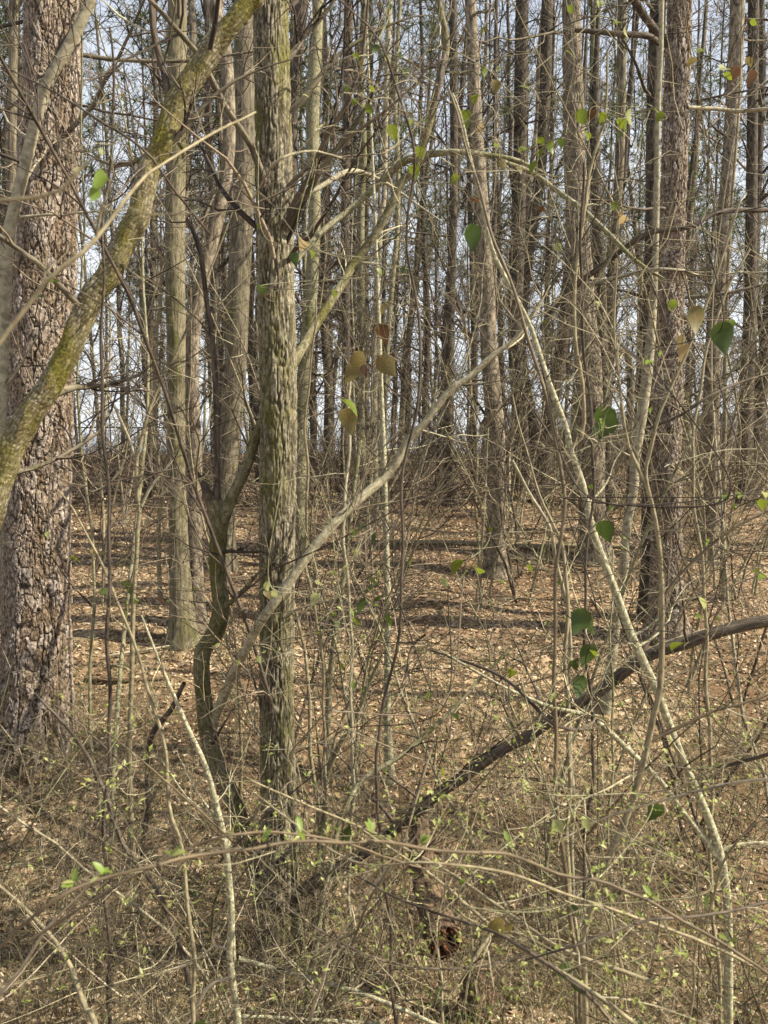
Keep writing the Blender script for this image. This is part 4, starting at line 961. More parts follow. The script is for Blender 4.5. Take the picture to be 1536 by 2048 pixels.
# rotten leaning log with a hollow, torn end
def snag():
    d0 = 4.0
    t = thing('rotten_stump', 'leaning rotten stump with a hollow torn red end, low centre-right', 'stump', px(905, 1890, 4.0) )
    org = np.array(t.location)
    C = np.array([[*px(838, 1640, 4.5), 34 / 2 * 4.5 / FPX], [*px(846, 1720, 4.35), 58 / 2 * 4.3 / FPX], [*px(862, 1800, 4.15), .082], [*px(880, 1860, 3.95), .094], [*px(893, 1885, 3.85), .094]])
    Q = catmull(C, 90)
    hero_tube('trunk', Q[:, :3], Q[:, 3], 56, .014, 12, .08, 8, 'furrow', M['rot'], t, org)
    # crumbling inner wood: jagged shards rooted in the open end
    rr = np.random.default_rng(4); tb = Tubes()
    ctr = Q[-1, :3]; ax = norm(Q[-1, :3] - Q[-4, :3])
    for i in range(46):
        a = rr.uniform(0, 6.28); rad = .082 * math.sqrt(rr.random())
        n1 = norm(np.cross(ax, [0, 0, 1.])); n2 = np.cross(ax, n1)
        s = ctr - ax * .05 + rad * (math.cos(a) * n1 + math.sin(a) * n2)
        L = rr.uniform(.03, .085) * (1 if rad > .04 else .7)
        p = np.stack([s, s + ax * L * .6 + rr.normal(0, .004, 3), s + ax * L + rr.normal(0, .008, 3)])
        tb.add(p, np.array([.016, .011, .002]), 5, rr.random(1))
    tb.obj('torn_wood', M['rotwood'], t, org, kind='stuff')
    b = thing('rotten_stump', 'low dark rotted stump at the bottom below the hollow one', 'stump', px(950, 1960, 3.7)); org = np.array(b.location); org[2] = gz(org[0], org[1]); b.location = Vector([float(q) for q in org])
    Q = catmull(np.array([[*org, .10], [*(org + [0.01, 0, .1]), .082], [*(org + [.02, 0.01, .2]), .075], [*(org + [.025, .01, .24]), .055], [*(org + [.025, .01, .20]), .01]]), 60)
    hero_tube('trunk', Q[:, :3], Q[:, 3], 48, .018, 10, .06, 9, 'furrow', M['rot'], b, org)


snag()


# ------------------------------------------------------------------ needle tufts / far trees
def tufts(r, C, n=14, L=.16, w=.004):
    """fans of needle triangles at points C"""
    N = len(C) * n
    p = np.repeat(C, n, 0); d = norm(r.normal(0, 1, (N, 3)) + [0, 0, .35])
    s = norm(np.cross(d, r.normal(0, 1, (N, 3))))
    Ls = L * r.uniform(.6, 1.2, N)[:, None]
    V = np.stack([p - s * w, p + s * w, p + d * Ls], 1).reshape(-1, 3)
    F = np.arange(N * 3).reshape(-1, 3)
    return V, F, np.repeat(r.random(N), 3)


def far_variant(seed, kind):
    r = np.random.default_rng(seed)
    H = 15.0
    n = 16
    z = np.linspace(-.2, H, n); x = np.cumsum(r.normal(0, .05, n)) + z * r.uniform(-.05, .05); y = np.cumsum(r.normal(0, .05, n))
    path = np.stack([x - x[0], y - y[0], z], -1); rad = .13 * (1 - .75 * (z - z[0]) / H); rad[0] *= 1.3
    Q = catmull(np.column_stack([path, rad]), 34)
    tb = Tubes(); tb.add(Q[:, :3], Q[:, 3], 9, np.array([r.random()]))
    tm = tb.mesh('trunk', None)
    tw = Tubes(); out = {}
    P = Q[:, :3]; R = Q[:, 3]
    nb = {'pine': 28, 'decid': 28, 'pole': 18}[kind]
    zlo = {'pine': 1.5, 'decid': 1.2, 'pole': 1.2}[kind]
    cand = np.where(P[:, 2] > zlo)[0]; i = r.choice(cand, nb)
    az = r.uniform(0, 6.28, nb)
    el = r.uniform(-.2, .5, nb) if kind == 'pine' else r.uniform(.6, 1.8, nb)
    d = np.stack([np.cos(az), np.sin(az), el], -1)
    L = r.uniform(.7, 2.4, nb) * (1 if kind != 'decid' else 1.4)
    b, br = grow(r, P[i], d, L, R[i] * .28, 8, .15, .04, .15)
    tw.add(b, br, 4, r.random(nb))
    s, q, r0, tt = sprout(r, b, br, 9, (30, 65), .2, 1, .6)
    c, cr = grow(r, s, q, r.uniform(.25, 1.0, len(s)), np.clip(r0, .004, .012), 5, .2, .03, .3); tw.add(c, cr, 3, r.random(len(c)))
    s, q, r0, tt = sprout(r, c, cr, 3, (30, 65), .2, 1, .7)
    c2, cr2 = grow(r, s, q, r.uniform(.15, .55, len(s)), np.clip(r0, .003, .006), 4, .2, .03, .5); tw.add(c2, cr2, 3, r.random(len(c2)))
    out['trunk'] = tm; out['twigs'] = tw.mesh('twigs', M['twigdark'])
    if kind == 'pine':
        hi = c[:, -1][c[:, -1, 2] > 5.0]; pts = np.concatenate([hi, c2[:, -1][c2[:, -1, 2] > 5.5]])
        V, F, Rr = tufts(r, pts, 14, .20, .009)
        out['foliage'] = mesh_np('foliage', V, F, M['needles'], False, None, {'rnd': Rr})
    return out


VAR = [(k, far_variant(500 + i, k)) for i, k in enumerate(['pine', 'decid', 'pole', 'decid', 'pole', 'pine', 'decid', 'pole', 'pole', 'decid'])]
TR = {}


def trunk_mesh(vi, mk):
    if (vi, mk) not in TR:
        m = VAR[vi][1]['trunk'].copy(); m.materials.clear(); m.materials.append(M[mk]); TR[(vi, mk)] = m
    return TR[(vi, mk)]


ORD = ['first', 'second', 'third', 'fourth', 'fifth', 'sixth', 'seventh', 'eighth', 'ninth', 'tenth', 'eleventh', 'twelfth', 'thirteenth', 'fourteenth', 'fifteenth',
       'sixteenth', 'seventeenth', 'eighteenth', 'nineteenth', 'twentieth']
ORD += ['twenty-' + o for o in ORD[:9]] + ['thirtieth'] + ['thirty-' + o for o in ORD[:9]]
ANCH.sort()


def place_label(items, noun):
    """items: list of (screen x, object). word each one by its place after the nearest traced tree"""
    cnt = {}
    for x, o in sorted(items, key=lambda q: q[0]):
        a = [q for q in ANCH if q[0] <= x]
        key = a[-1][1] if a else None
        cnt[key] = cnt.get(key, 0) + 1
        w = ORD[min(cnt[key] - 1, len(ORD) - 1)]
        o['label'] = f"{noun}, {w} right of the {key}" if key else f"{noun}, {w} from the left border"


r = np.random.default_rng(2024)
far = {'pine': [], 'decid': [], 'pole': []}
NF = 200
for k in range(NF):
    u = (k * .61803 + r.uniform(-.01, .01)) % 1
    d = 14.5 + 40 * ((k + .5) / NF) ** 1.1 + r.uniform(-.7, .7)
    x = (u * 1.16 - .58) * d
    if any(a < proj((x, d, 2))[0] < b for a, b in ((1046, 1078), (1218, 1252), (1452, 1484), (165, 200), (226, 242))): continue
    if k % 5 == 0: vi = int(r.choice([0, 5]))
    else: vi = int(r.choice([1, 2, 3, 4, 6, 7, 8, 9]))
    kind, ms = VAR[vi]
    mk = r.choice(['pinedark', 'pine', 'pinedark']) if kind == 'pine' else r.choice(['dark', 'pinedark', 'grey', 'dark', 'greenstem', 'pinedark'])
    z = float(gz(x, d))
    nm = {'pine': 'pine_tree', 'decid': 'tree', 'pole': 'young_tree'}[kind]
    o = thing(nm, None, 'tree', (x, d, z), {'pine': 'distant pines with green needles', 'decid': 'distant bare trees', 'pole': 'distant slender bare trees'}[kind])
    th = r.uniform(.45, 1.0) if kind == 'decid' else (r.uniform(.6, 1.05) if kind == 'pine' else r.uniform(.3, .7))
    s = r.uniform(.85, 1.25)
    lean = r.normal(0, .035, 2)
    o.rotation_euler = (float(lean[0]), float(lean[1]), float(r.uniform(0, 6.28)))
    for pn in ('trunk', 'twigs', 'foliage'):
        if pn not in ms: continue
        c = bpy.data.objects.new(pn, trunk_mesh(vi, mk) if pn == 'trunk' else ms[pn]); link(c); c.parent = o
        c.scale = (th * s if pn == 'trunk' else s, th * s if pn == 'trunk' else s, s)
        if pn != 'trunk': c['kind'] = 'stuff'
    far[kind].append((proj((x, d, 1.9))[0], o))
for k, (x, d, vi) in enumerate([(12.6, 10.6, 9)]):
    kind, ms = VAR[vi]
    o = thing('pine_tree' if kind == 'pine' else 'tree', ('tall green-needled pine' if kind == 'pine' else 'bare spreading tree') + f', {ORD[k]} of the row standing just beyond the right border', 'tree', (x, d, float(gz(x, d))), 'trees beyond the right border')
    o.rotation_euler = (0, 0, k * 1.3)
    for pn in ('trunk', 'twigs', 'foliage'):
        if pn in ms:
            c = link(bpy.data.objects.new(pn, trunk_mesh(vi, 'pinedark') if pn == 'trunk' else ms[pn])); c.parent = o
            if pn != 'trunk': c['kind'] = 'stuff'
n = 5200
x = (r.random(n) * 1.3 - .65); y = 13.5 + 32 * r.random(n) ** 1.4; x = x * y; st = np.stack([x, y, gz(x, y) - .03], -1)
P3, R3 = grow(r, st, np.stack([r.normal(0, .45, n), r.normal(0, .45, n), np.ones(n)], -1), r.uniform(.4, 2.1, n), r.uniform(.004, .010, n), 6, .14, 0, .3)
tb = Tubes(); tb.add(P3, R3, 3, r.random(n))
s, q, r0, tt = sprout(r, P3, R3, 5, (25, 70), .2, 1, .7); c, cr = grow(r, s, q, r.uniform(.15, .8, len(s)), np.clip(r0, .003, .005), 4, .2, .02, .4); tb.add(c, cr, 3, r.random(len(c)))
o = tb.obj('far_brush', M['twigdark']); tag(o, 'dark bare brush growing along the crest of the slope', 'brush', kind='stuff')
place_label(far['pine'], 'distant green-needled pine')
place_label(far['decid'], 'distant bare spreading tree')
place_label(far['pole'], 'distant thin bare pole tree')


# ------------------------------------------------------------------ understory shrubs and whips, shared between copies
def shrub_variant(seed, kind):
    r = np.random.default_rng(seed); tw = Tubes(); stems = []
    ns = {'arch': 5, 'whip': 2, 'brush': 7, 'tall': 2}[kind]; H = {'arch': 1.5, 'whip': 1.9, 'brush': .8, 'tall': 4.2}[kind]
    az = r.uniform(0, 6.28, ns)
    d = np.stack([np.cos(az) * .5, np.sin(az) * .5, np.full(ns, 1.0)], -1)
    if kind in ('whip', 'tall'): d[:, :2] *= .4
    if kind == 'brush': d[:, 2] = .5
    P = 14
    s0 = np.stack([np.cos(az) * .03, np.sin(az) * .03, np.full(ns, -.05)], -1)
    b, br = grow(r, s0, d, H * r.uniform(.7, 1.25, ns), {'arch': .006, 'whip': .007, 'brush': .0045, 'tall': .013}[kind] * r.uniform(.7, 1.2, ns), P, .09, -.015 if kind == 'arch' else 0.01, .25)
    k1 = {'arch': 9, 'whip': 12, 'brush': 8, 'tall': 30}[kind]
    s, q, r0, tt = sprout(r, b, br, k1, (30, 70), .25, 1, .6)
    c, cr = grow(r, s, q, H * (.3 if kind != 'tall' else .22) * r.uniform(.4, 1.2, len(s)), np.clip(r0, .0014, .005), 6, .17, .02, .3); tw.add(c, cr, 3, r.random(len(c)))
    s, q, r0, tt = sprout(r, c, cr, 5, (30, 70), .15, 1, .7)
    c2, cr2 = grow(r, s, q, .22 * r.uniform(.4, 1.3, len(s)), np.clip(r0, .001, .0026), 4, .22, .02, .5); tw.add(c2, cr2, 3, r.random(len(c2)))
    sm = []
    for j in range(ns):
        tb = Tubes(); tb.add(b[j], br[j], 6, r.random(1)); sm.append(tb.mesh('stem', None))
    m1 = tw.mesh('twigs', M['twig']); m2 = m1.copy(); m2.materials.clear(); m2.materials.append(M['twigdark'])
    V, F, R = buds(r, c2[:, -1][r.random(len(c2)) < .35], 'bud', 2, .017)
    bm_ = mesh_np('young_leaves', V, F, M['bud'], False, None, {'rnd': R})
    return sm, (m1, m2), bm_


SV = {k: [shrub_variant(700 + 10 * i + j, k) for j in range(3)] for i, k in enumerate(('arch', 'whip', 'brush', 'tall'))}
SMC = {}
r = np.random.default_rng(909)
items = {'arch': [], 'whip': [], 'brush': [], 'tall': []}


def put_shrub(kind, x, d, mk, dark, green, sc_):
    vi = int(r.integers(0, 3)); sm, tm, bmh = SV[kind][vi]
    z = float(gz(x, d))
    o = thing({'arch': 'shrub', 'whip': 'sapling', 'brush': 'dead_brush', 'tall': 'sapling'}[kind], None, {'arch': 'shrub', 'whip': 'sapling', 'brush': 'dead brush', 'tall': 'sapling'}[kind], (x, d, z),
              {'arch': 'arching shrubs of the understory', 'whip': 'small whippy saplings', 'brush': 'low dead brush clumps', 'tall': 'tall thin understory saplings'}[kind])
    o.rotation_euler = (float(r.normal(0, .1)), float(r.normal(0, .1)), float(r.uniform(0, 6.28))); o.scale = (sc_,) * 3
    for j, m in enumerate(sm):
        if (kind, vi, j, mk) not in SMC:
            q = m.copy(); q.materials.clear(); q.materials.append(M[mk]); SMC[(kind, vi, j, mk)] = q
        c = link(bpy.data.objects.new('stem', SMC[(kind, vi, j, mk)])); c.parent = o
    c = link(bpy.data.objects.new('twigs', tm[dark])); c.parent = o; c['kind'] = 'stuff'
    if green:
        c = link(bpy.data.objects.new('young_leaves', bmh)); c.parent = o; c['kind'] = 'stuff'
    items[kind].append((proj((x, d, z + 1))[0], o))


for k in range(16):
    d = 3.0 + 2.3 * r.random() if k % 4 else 7 + 6 * r.random(); put_shrub('arch', (r.random() * 1.1 - .55) * d, d, r.choice(['stem', 'dark', 'stem', 'greenstem']), int(r.random() < .4), d < 6 or r.random() < .4, r.uniform(.7, 1.2))
for k in range(18):
    d = 3.2 + 2.6 * r.random() if k % 3 else 9 + 6 * r.random(); put_shrub('whip', (r.random() * 1.1 - .55) * d, d, r.choice(['stem', 'smooth', 'greenstem', 'stem']), int(r.random() < .3), d < 6, r.uniform(.6, 1.2))
for k in range(18):
    d = 3.2 + 3.2 * r.random(); put_shrub('brush', (r.random() * 1.1 - .55) * d, d, r.choice(['stem', 'deadwood', 'stem']), int(r.random() < .3), False, r.uniform(.7, 1.3))
for k in range(12):
    d = 4.3 + 5 * r.random(); put_shrub('tall', (r.random() * .62 - .12) * d, d, r.choice(['stem', 'dark', 'greenstem']), int(r.random() < .5), False, r.uniform(.8, 1.3))
for k in range(56):
    d = (4.6 + 1.5 * r.random()) if k % 8 == 0 else 9 + 9 * r.random(); put_shrub('tall', (r.random() * 1.1 - .55) * d, d, r.choice(['stem', 'smooth', 'greenstem', 'dark']), int(r.random() < .5), False, r.uniform(.8, 1.5))
place_label(items['arch'], 'arching many-stemmed shrub')
place_label(items['whip'], 'knee-high to head-high sapling whip')
place_label(items['brush'], 'low tangle of dead brush')
place_label(items['tall'], 'tall thin bare sapling')

# ------------------------------------------------------------------ vines with leaves
G, D, PL, B, MO, TN, RD = 'l_green', 'l_dark', 'l_pale', 'l_bright', 'l_mott', 'l_tan', 'l_red'
VN = [
 ('leafy greenbrier vine hanging in the upper centre', 3.0, [(779, 7, 16, D), (709, 107, 12, G), (725, 117, 18, MO), (755, 90, 16, D), (769, 97, 14, D), (770, 112, 13, PL), (802, 103, 12, D), (807, 138, 13, D), (695, 173, 12, D), (739, 177, 16, G), (712, 197, 14, G), (732, 210, 18, G), (779, 250, 26, G), (822, 238, 10, B), (850, 238, 9, B), (605, 190, 12, PL), (839, 293, 20, G), (825, 330, 24, G)]),
 ('trailing green vine between the straight scaly pine and dark trunk', 3.2, [(972, 57, 14, G), (969, 133, 17, G), (999, 133, 10, PL), (952, 190, 17, G), (929, 220, 28, G), (990, 160, 20, MO), (1000, 170, 20, MO), (989, 293, 17, G), (1000, 317, 22, MO), (915, 350, 20, G), (882, 370, 14, D), (942, 400, 20, RD), (940, 450, 36, D), (999, 365, 18, TN), (965, 250, 18, TN)]),
 ('broad-leaved green vine draped at the upper right', 3.1, [(1204, 3, 20, PL), (1137, 12, 14, G), (1237, 43, 16, G), (1251, 53, 16, PL), (1134, 103, 16, G), (1040, 173, 18, G), (1157, 220, 30, G), (1207, 225, 17, G), (1261, 218, 26, PL), (1254, 233, 24, G), (1214, 245, 28, D), (1241, 237, 20, G), (1169, 262, 22, G), (1247, 260, 18, D), (1307, 218, 18, G), (1326, 225, 18, G), (1077, 277, 17, G), (1101, 282, 20, G), (1121, 277, 16, D), (1054, 297, 20, G), (1080, 300, 20, G), (1071, 323, 22, G), (1031, 333, 20, MO), (1190, 220, 20, RD)]),
 ('vine with red and pale leaves at the top right corner', 3.4, [(1392, 117, 18, MO), (1407, 100, 18, G), (1454, 137, 28, PL), (1448, 148, 18, G), (1474, 133, 24, RD), (1504, 140, 26, RD), (1500, 43, 14, G), (1504, 180, 18, D), (1495, 115, 18, MO)]),
 ('vine with two yellowed leaves beside the furrowed trunk', 3.0, [(605, 480, 30, TN), (589, 505, 24, D), (622, 500, 16, G), (522, 570, 22, D), (522, 585, 16, RD), (669, 580, 14, G), (754, 537, 14, G), (809, 530, 14, D), (829, 537, 12, D), (775, 607, 22, MO), (755, 650, 36, RD), (520, 448, 10, G)]),
 ('vine with large mottled heart leaves at centre', 2.7, [(709, 706, 34, MO), (712, 725, 34, MO), (728, 730, 20, RD), (759, 713, 38, MO), (683, 800, 38, G), (692, 818, 40, MO)]),
 ('vine with orange-tan leaf between the right pines', 3.0, [(1257, 417, 26, TN), (1251, 433, 20, TN), (1235, 405, 16, G), (1111, 487, 18, PL), (1190, 603, 14, PL), (1200, 608, 14, PL), (1090, 640, 12, G), (1087, 415, 14, RD)]),
 ('vine with big brown-edged leaf over the sunlit pine', 2.6, [(1367, 668, 34, MO), (1375, 690, 30, TN), (1400, 613, 36, MO), (1350, 600, 22, G), (1445, 645, 42, D), (1466, 640, 24, B), (1304, 813, 14, B), (1307, 723, 22, B), (1322, 700, 14, B), (1290, 715, 14, B)]),
 ('vine with broad dark leaves in front of two-toned scaly pine', 2.7, [(1205, 815, 46, D), (1225, 830, 44, D), (1200, 838, 22, B), (1205, 850, 26, D), (1205, 1043, 34, D), (1260, 866, 12, B)]),
 ('hanging vine of dark heart leaves above the arching trunk', 2.5, [(1170, 1220, 38, D), (1186, 1232, 36, D), (1158, 1240, 22, G), (1187, 1293, 34, D), (1180, 1300, 20, G), (1167, 1353, 34, D), (1147, 1320, 26, D), (1026, 1340, 22, G), (1364, 1286, 34, G), (1120, 1160, 14, D)]),
 ('yellowish paired-leaf vine at centre right', 2.7, [(924, 1120, 32, G), (955, 1135, 32, G), (935, 1142, 22, PL), (885, 1158, 16, PL), (825, 1118, 15, G), (982, 1055, 10, G), (959, 1070, 10, PL), (1002, 1160, 12, B), (1055, 1130, 14, G)]),
 ('glossy privet sprig with long leaves before the centre pole', 3.0, [(735, 1155, 24, D), (742, 1168, 22, D), (730, 1193, 30, D), (765, 1190, 26, D), (750, 1180, 20, G), (760, 1212, 26, G), (772, 1226, 28, G), (745, 1150, 16, B), (752, 1138, 16, B), (720, 1130, 20, D), (705, 1100, 18, PL), (700, 1130, 20, PL), (717, 1090, 20, G), (715, 1056, 22, G), (729, 1045, 20, D), (749, 1063, 22, D), (700, 1062, 20, D)]),
 ('trailing green vine climbing the mossy pole', 3.2, [(668, 1240, 20, D), (690, 1228, 24, D), (705, 1235, 22, G), (650, 1255, 24, D), (700, 1215, 18, B), (715, 1260, 18, PL), (728, 1268, 14, B), (640, 1262, 16, G), (690, 1305, 20, G), (712, 1300, 14, PL), (680, 1325, 16, G), (690, 1240, 26, D), (672, 1225, 14, G), (672, 1142, 16, B), (665, 1165, 14, PL), (694, 1345, 12, B), (705, 1360, 16, B), (720, 1372, 14, G)]),
 ('small-leaved green vine left of the two-toned trunk', 3.2, [(190, 1163, 18, D), (200, 1180, 26, D), (215, 1178, 18, PL), (227, 1176, 18, PL), (247, 1163, 28, D), (232, 1190, 22, D), (313, 1196, 18, RD), (403, 1176, 28, G), (138, 1116, 22, G), (95, 1062, 14, PL), (180, 1100, 16, MO), (205, 1105, 18, MO), (228, 1088, 14, D), (275, 1198, 12, G)]),
 ('pale-leaved trailing sprig beside the furrowed trunk', 2.8, [(634, 1168, 24, PL), (635, 1188, 20, PL), (535, 1163, 18, PL), (542, 1183, 24, PL), (530, 1180, 18, MO), (530, 1305, 12, PL), (515, 1312, 12, PL), (440, 1290, 16, PL), (450, 1310, 18, G), (545, 1300, 10, G), (470, 1320, 14, G)]),
 ('leafy sprig of long green leaves in the lower centre', 2.4, [(660, 1435, 22, G), (685, 1455, 26, PL), (700, 1650, 40, D), (660, 1655, 26, G), (860, 1380, 20, B), (880, 1410, 28, G), (905, 1425, 26, D), (895, 1400, 20, PL), (880, 1530, 30, G), (890, 1560, 20, B), (850, 1600, 28, MO), (900, 1615, 26, MO), (665, 1555, 26, TN), (670, 1575, 20, TN), (800, 1750, 12, PL)]),
 ('yellow-green sprig near the right-hand bottom canes', 2.1, [(985, 1842, 34, MO), (1020, 1848, 30, MO), (915, 1795, 18, PL), (930, 1760, 14, B), (1110, 1640, 26, PL), (1170, 1640, 20, PL), (1050, 1560, 26, PL), (1320, 1610, 34, D), (1125, 1930, 34, D), (1150, 1960, 30, D), (1145, 1810, 20, D), (1105, 1560, 20, D), (1150, 1590, 18, MO), (1420, 1790, 24, D)]),
 ('bright young leaves sprouting at the right border', 2.2, [(1520, 1000, 26, G), (1530, 985, 18, PL), (1400, 1195, 22, PL), (1420, 1080, 16, B), (1453, 990, 12, B), (1478, 985, 14, B), (1466, 1010, 12, B), (1510, 1140, 18, G), (1530, 1150, 16, B), (1390, 1230, 12, B), (1440, 1235, 12, B), (1130, 985, 10, B), (1180, 970, 10, B), (1224, 1010, 12, B), (1254, 1095, 12, B), (1250, 1075, 10, B)]),
 ('broad dark green leaves poking in at the bottom left edge', 1.3, [(360, 2050, 56, D), (408, 2040, 56, D), (385, 2060, 40, D)]),
]
r = np.random.default_rng(31)
for k, (lab, d, lv) in enumerate(VN):
    pts = sorted(lv, key=lambda q: (q[1] // 60, q[0] if (q[1] // 60) % 2 else -q[0]))
    top = px(lv[0][0] + 10, min(q[1] for q in lv) - 60, d)
    W = [px(q[0], q[1], d + r.uniform(-.25, .25)) for q in pts]
    org = W[0]
    t = thing('leafy_vine' if k not in (11, 14, 15, 16, 17, 18) else 'leafy_sprig', lab, 'vine' if k not in (11, 14, 15, 16, 17, 18) else 'sprig', org)
    tb = Tubes()
    # several flowing stems, each through every third leaf, leaves on short stalks
    for j in range(min(3, max(1, len(W) // 4))):
        sub = np.array(W[j::3] if len(W) > 4 else W)
        if len(sub) < 2: continue
        sub = sub[np.argsort(-sub[:, 2])]
        ext = [sub[0] + np.array([r.uniform(-.2, .2), .1, .35])] + list(sub + r.normal(0, .012, sub.shape)) + [sub[-1] + np.array([r.uniform(-.15, .15), .05, -.3])]
        Q = catmull(np.array(ext), 12 * len(ext))
        tb.add(Q, np.linspace(.0022, .0011, len(Q)), 5, r.random(1))
    if k != 18: tb.obj('stem', M['twigdark'] if k % 2 else M['greenstem'], t, org)
    heart = k not in (11, 12, 15, 18)
    for w, q in zip(W, pts):
        size = q[2] * d / FPX * 1.12
        az = r.normal(0, .9) + (math.pi if r.random() < .3 else 0); tl = r.uniform(-1.3, .1)
        if q[3] in (D, MO) and q[2] >= 30: tl = r.uniform(-1.45, -1.0); az = r.normal(0, .35); size *= 1.15
        leaf_obj(t, org, w, size, q[3], az, tl, r.uniform(-.7, .7), heart=heart, curl=float(r.choice([.2, .5])))

# ------------------------------------------------------------------ ground cover
r = np.random.default_rng(5)


def scatter(n, d0, d1, p=1.0, wid=.66):
    d = (d0 ** (p + 1) + r.random(n) * (d1 ** (p + 1) - d0 ** (p + 1))) ** (1 / (p + 1))
    x = (r.random(n) * 2 - 1) * wid * d
    return x, d


def leaf_field(name, label, n, d0, d1, size, p, mat, curl=.35, lift=.012):
    x, y = scatter(n, d0, d1, p)
    z = gz(x, y) + r.random(n) * lift + .003
    az = r.uniform(0, 6.28, n); tl = r.normal(0, .35, n); rl = r.normal(0, .35, n)
    Y = norm(np.stack([np.cos(az), np.sin(az), tl], -1)); X = norm(np.stack([-np.sin(az), np.cos(az), rl], -1)); Z = np.cross(X, Y)
    v0 = np.array([(0, -.5, 0), (.27, -.2, .10), (.24, .2, .12), (0, .5, -.05), (-.24, .2, .10), (-.27, -.2, .12), (0, 0, -.04)])
    f0 = np.array([(0, 1, 2, 6), (6, 2, 3, 4), (0, 6, 4, 5)])
    s = size * r.uniform(.55, 1.3, n)[:, None, None]
    cv = np.array([1, 1, 1]) * 1.0
    V = np.stack([x, y, z], -1)[:, None] + s * (v0[None, :, 0:1] * X[:, None] + v0[None, :, 1:2] * Y[:, None] + v0[None, :, 2:3] * Z[:, None] * r.uniform(.3, 2.6, (n, 1, 1)))
    F = (f0[None] + (np.arange(n) * 7)[:, None, None]).reshape(-1, 4)
    o = link(bpy.data.objects.new(name, mesh_np(name, V.reshape(-1, 3), F, mat, False, None, {'rnd': np.repeat(r.random(n), 7)})))
    tag(o, label, 'leaves', kind='stuff')


leaf_field('leaf_litter', 'curled tan and brown fallen leaves covering the near forest floor', 52000, 2.4, 13, .052, .7, M['litter'])
leaf_field('far_leaf_litter', 'fallen leaves on the rising slope under the distant trees', 24000, 12, 32, .095, .6, M['litter'])
# pine straw
n = 30000
x, y = scatter(n, 2.5, 16, .6); z = gz(x, y) + r.random(n) * .03 + .01
az = r.uniform(0, 6.28, n); D3 = np.stack([np.cos(az), np.sin(az), r.normal(0, .2, n)], -1)
S0 = np.stack([x, y, z], -1); L = r.uniform(.08, .2, n)[:, None]; sd = norm(np.cross(D3, r.normal(0, 1, (n, 3)))) * .0016
V = np.stack([S0 - sd, S0 + sd, S0 + D3 * L + [0, 0, .005]], 1).reshape(-1, 3)
o = link(bpy.data.objects.new('pine_straw', mesh_np('pine_straw', V, np.arange(3 * n).reshape(-1, 3), M['straw'], False, None, {'rnd': np.repeat(r.random(n), 3)})))
tag(o, 'reddish pine straw strewn among the fallen leaves', 'pine straw', kind='stuff')
# dry standing stems and grass, in clumps
nc = 800
cx, cy = scatter(nc, 2.6, 7.2, .2); per = 14
x = np.repeat(cx, per) + r.normal(0, .09, nc * per); y = np.repeat(cy, per) + r.normal(0, .09, nc * per)
st = np.stack([x, y, gz(x, y) - .01], -1); az = r.uniform(0, 6.28, len(x)); k = r.uniform(.1, 1.1, len(x))
P3, R3 = grow(r, st, np.stack([np.cos(az) * k, np.sin(az) * k, np.ones(len(x))], -1), r.uniform(.08, .42, len(x)) * np.repeat(r.uniform(.4, 1.3, nc), per), .0013, 5, .16, -.12, .3)
tb = Tubes(); tb.add(P3, R3, 3, r.random(len(x))); o = tb.obj('dry_grass', M['drygrass']); tag(o, 'dry straw-coloured grass and dead stems standing in the hollow', 'dry grass', kind='stuff')
# bare fine undergrowth stems
n = 750
x, y = scatter(n, 2.8, 6.4, .1); st = np.stack([x, y, gz(x, y) - .02], -1)
P3, R3 = grow(r, st, np.stack([r.normal(0, .4, n), r.normal(0, .4, n), np.ones(n)], -1), r.uniform(.25, 1.0, n), r.uniform(.0013, .003, n), 7, .13, 0, .35)
tb = Tubes(); tb.add(P3, R3, 3, r.random(n))
s, q, r0, tt = sprout(r, P3, R3, 4, (25, 65), .3, 1, .7); c, cr = grow(r, s, q, r.uniform(.06, .3, len(s)), np.clip(r0, .0009, .002), 4, .2, .02, .4); tb.add(c, cr, 3, r.random(len(c)))
o = tb.obj('undergrowth', M['twig']); tag(o, 'thin bare undergrowth stems rising through the litter', 'undergrowth', kind='stuff')
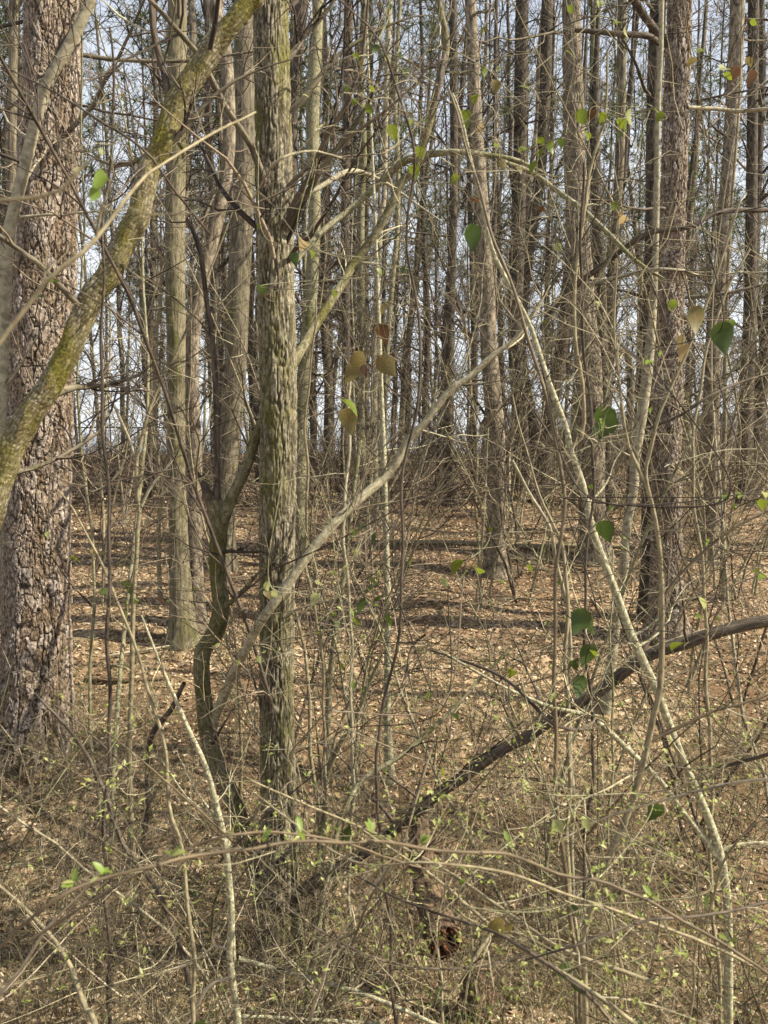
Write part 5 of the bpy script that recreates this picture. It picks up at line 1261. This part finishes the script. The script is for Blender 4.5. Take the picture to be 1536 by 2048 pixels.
# fallen twigs lying about
n = 2600
x, y = scatter(n, 2.6, 14, .6); st = np.stack([x, y, gz(x, y) + .015], -1); az = r.uniform(0, 6.28, n)
P3, R3 = grow(r, st, np.stack([np.cos(az), np.sin(az), r.uniform(0, .25, n)], -1), r.uniform(.15, .8, n), r.uniform(.0015, .005, n), 5, .15, -.02, .4)
P3[:, :, 2] = np.maximum(P3[:, :, 2], gz(P3[:, :, 0], P3[:, :, 1]) + .012)
tb = Tubes(); tb.add(P3, R3, 4, r.random(n)); o = tb.obj('fallen_twigs', M['twig']); tag(o, 'loose broken twigs scattered over the forest floor', 'twigs', kind='stuff')
# low green plants
nc = 800
cx, cy = scatter(nc, 2.6, 8, .3); per = 12
C = np.stack([np.repeat(cx, per) + r.normal(0, .05, nc * per), np.repeat(cy, per) + r.normal(0, .05, nc * per)], -1)
tips = np.column_stack([C, gz(C[:, 0], C[:, 1]) + r.uniform(.02, .14, len(C))])
o = bud_obj(r, tips, None, (0, 0, 0), 2, .022, 'lowgreen', 'green_ground_plants'); tag(o, 'small green ground plants dotted through the hollow', 'ground plants', kind='stuff')
# slim budding shoots in front, mostly lower right
r = np.random.default_rng(66); sh = []
for k in range(26):
    x0 = r.uniform(420, 1560); y0 = r.uniform(1330, 1880); d = r.uniform(1.9, 3.2); a = r.choice([r.uniform(.35, .75), r.uniform(2.3, 2.8), r.uniform(1.1, 1.9)]); L = r.uniform(220, 520); w = r.uniform(2, 4)
    if k < 6: x0 = r.uniform(60, 420)
    pts = [(x0 + math.cos(a) * L * f, y0 + math.sin(a) * L * f + 40 * f * f, w * (.6 + .8 * f), d + .2 * f) for f in np.linspace(0, 1, 6)]
    t, Q, org, tips = strand('budding_shoot', None, 'shoot', M[['stem', 'dark', 'cane'][k % 3]], pts, S=6, tw=7, twL=.22, twm='twig', seed=800 + k, sub=2, part='stem')
    t['group'] = 'slim budding shoots in the foreground'
    st = Q[::4, :3]
    bud_obj(r, np.concatenate([tips, st[r.random(len(st)) < .5]]), t, org, 3, .019)
    sh.append((proj(Q[0, :3])[0], t))
place_label(sh, 'slim foreground shoot with yellow-green buds')
print('tris', sum(len(o.data.polygons) * 2 for o in bpy.data.objects if o.type == 'MESH'), 'unique', sum(len(m.polygons) * 2 for m in bpy.data.meshes if m.users), 'objs', len(bpy.data.objects))
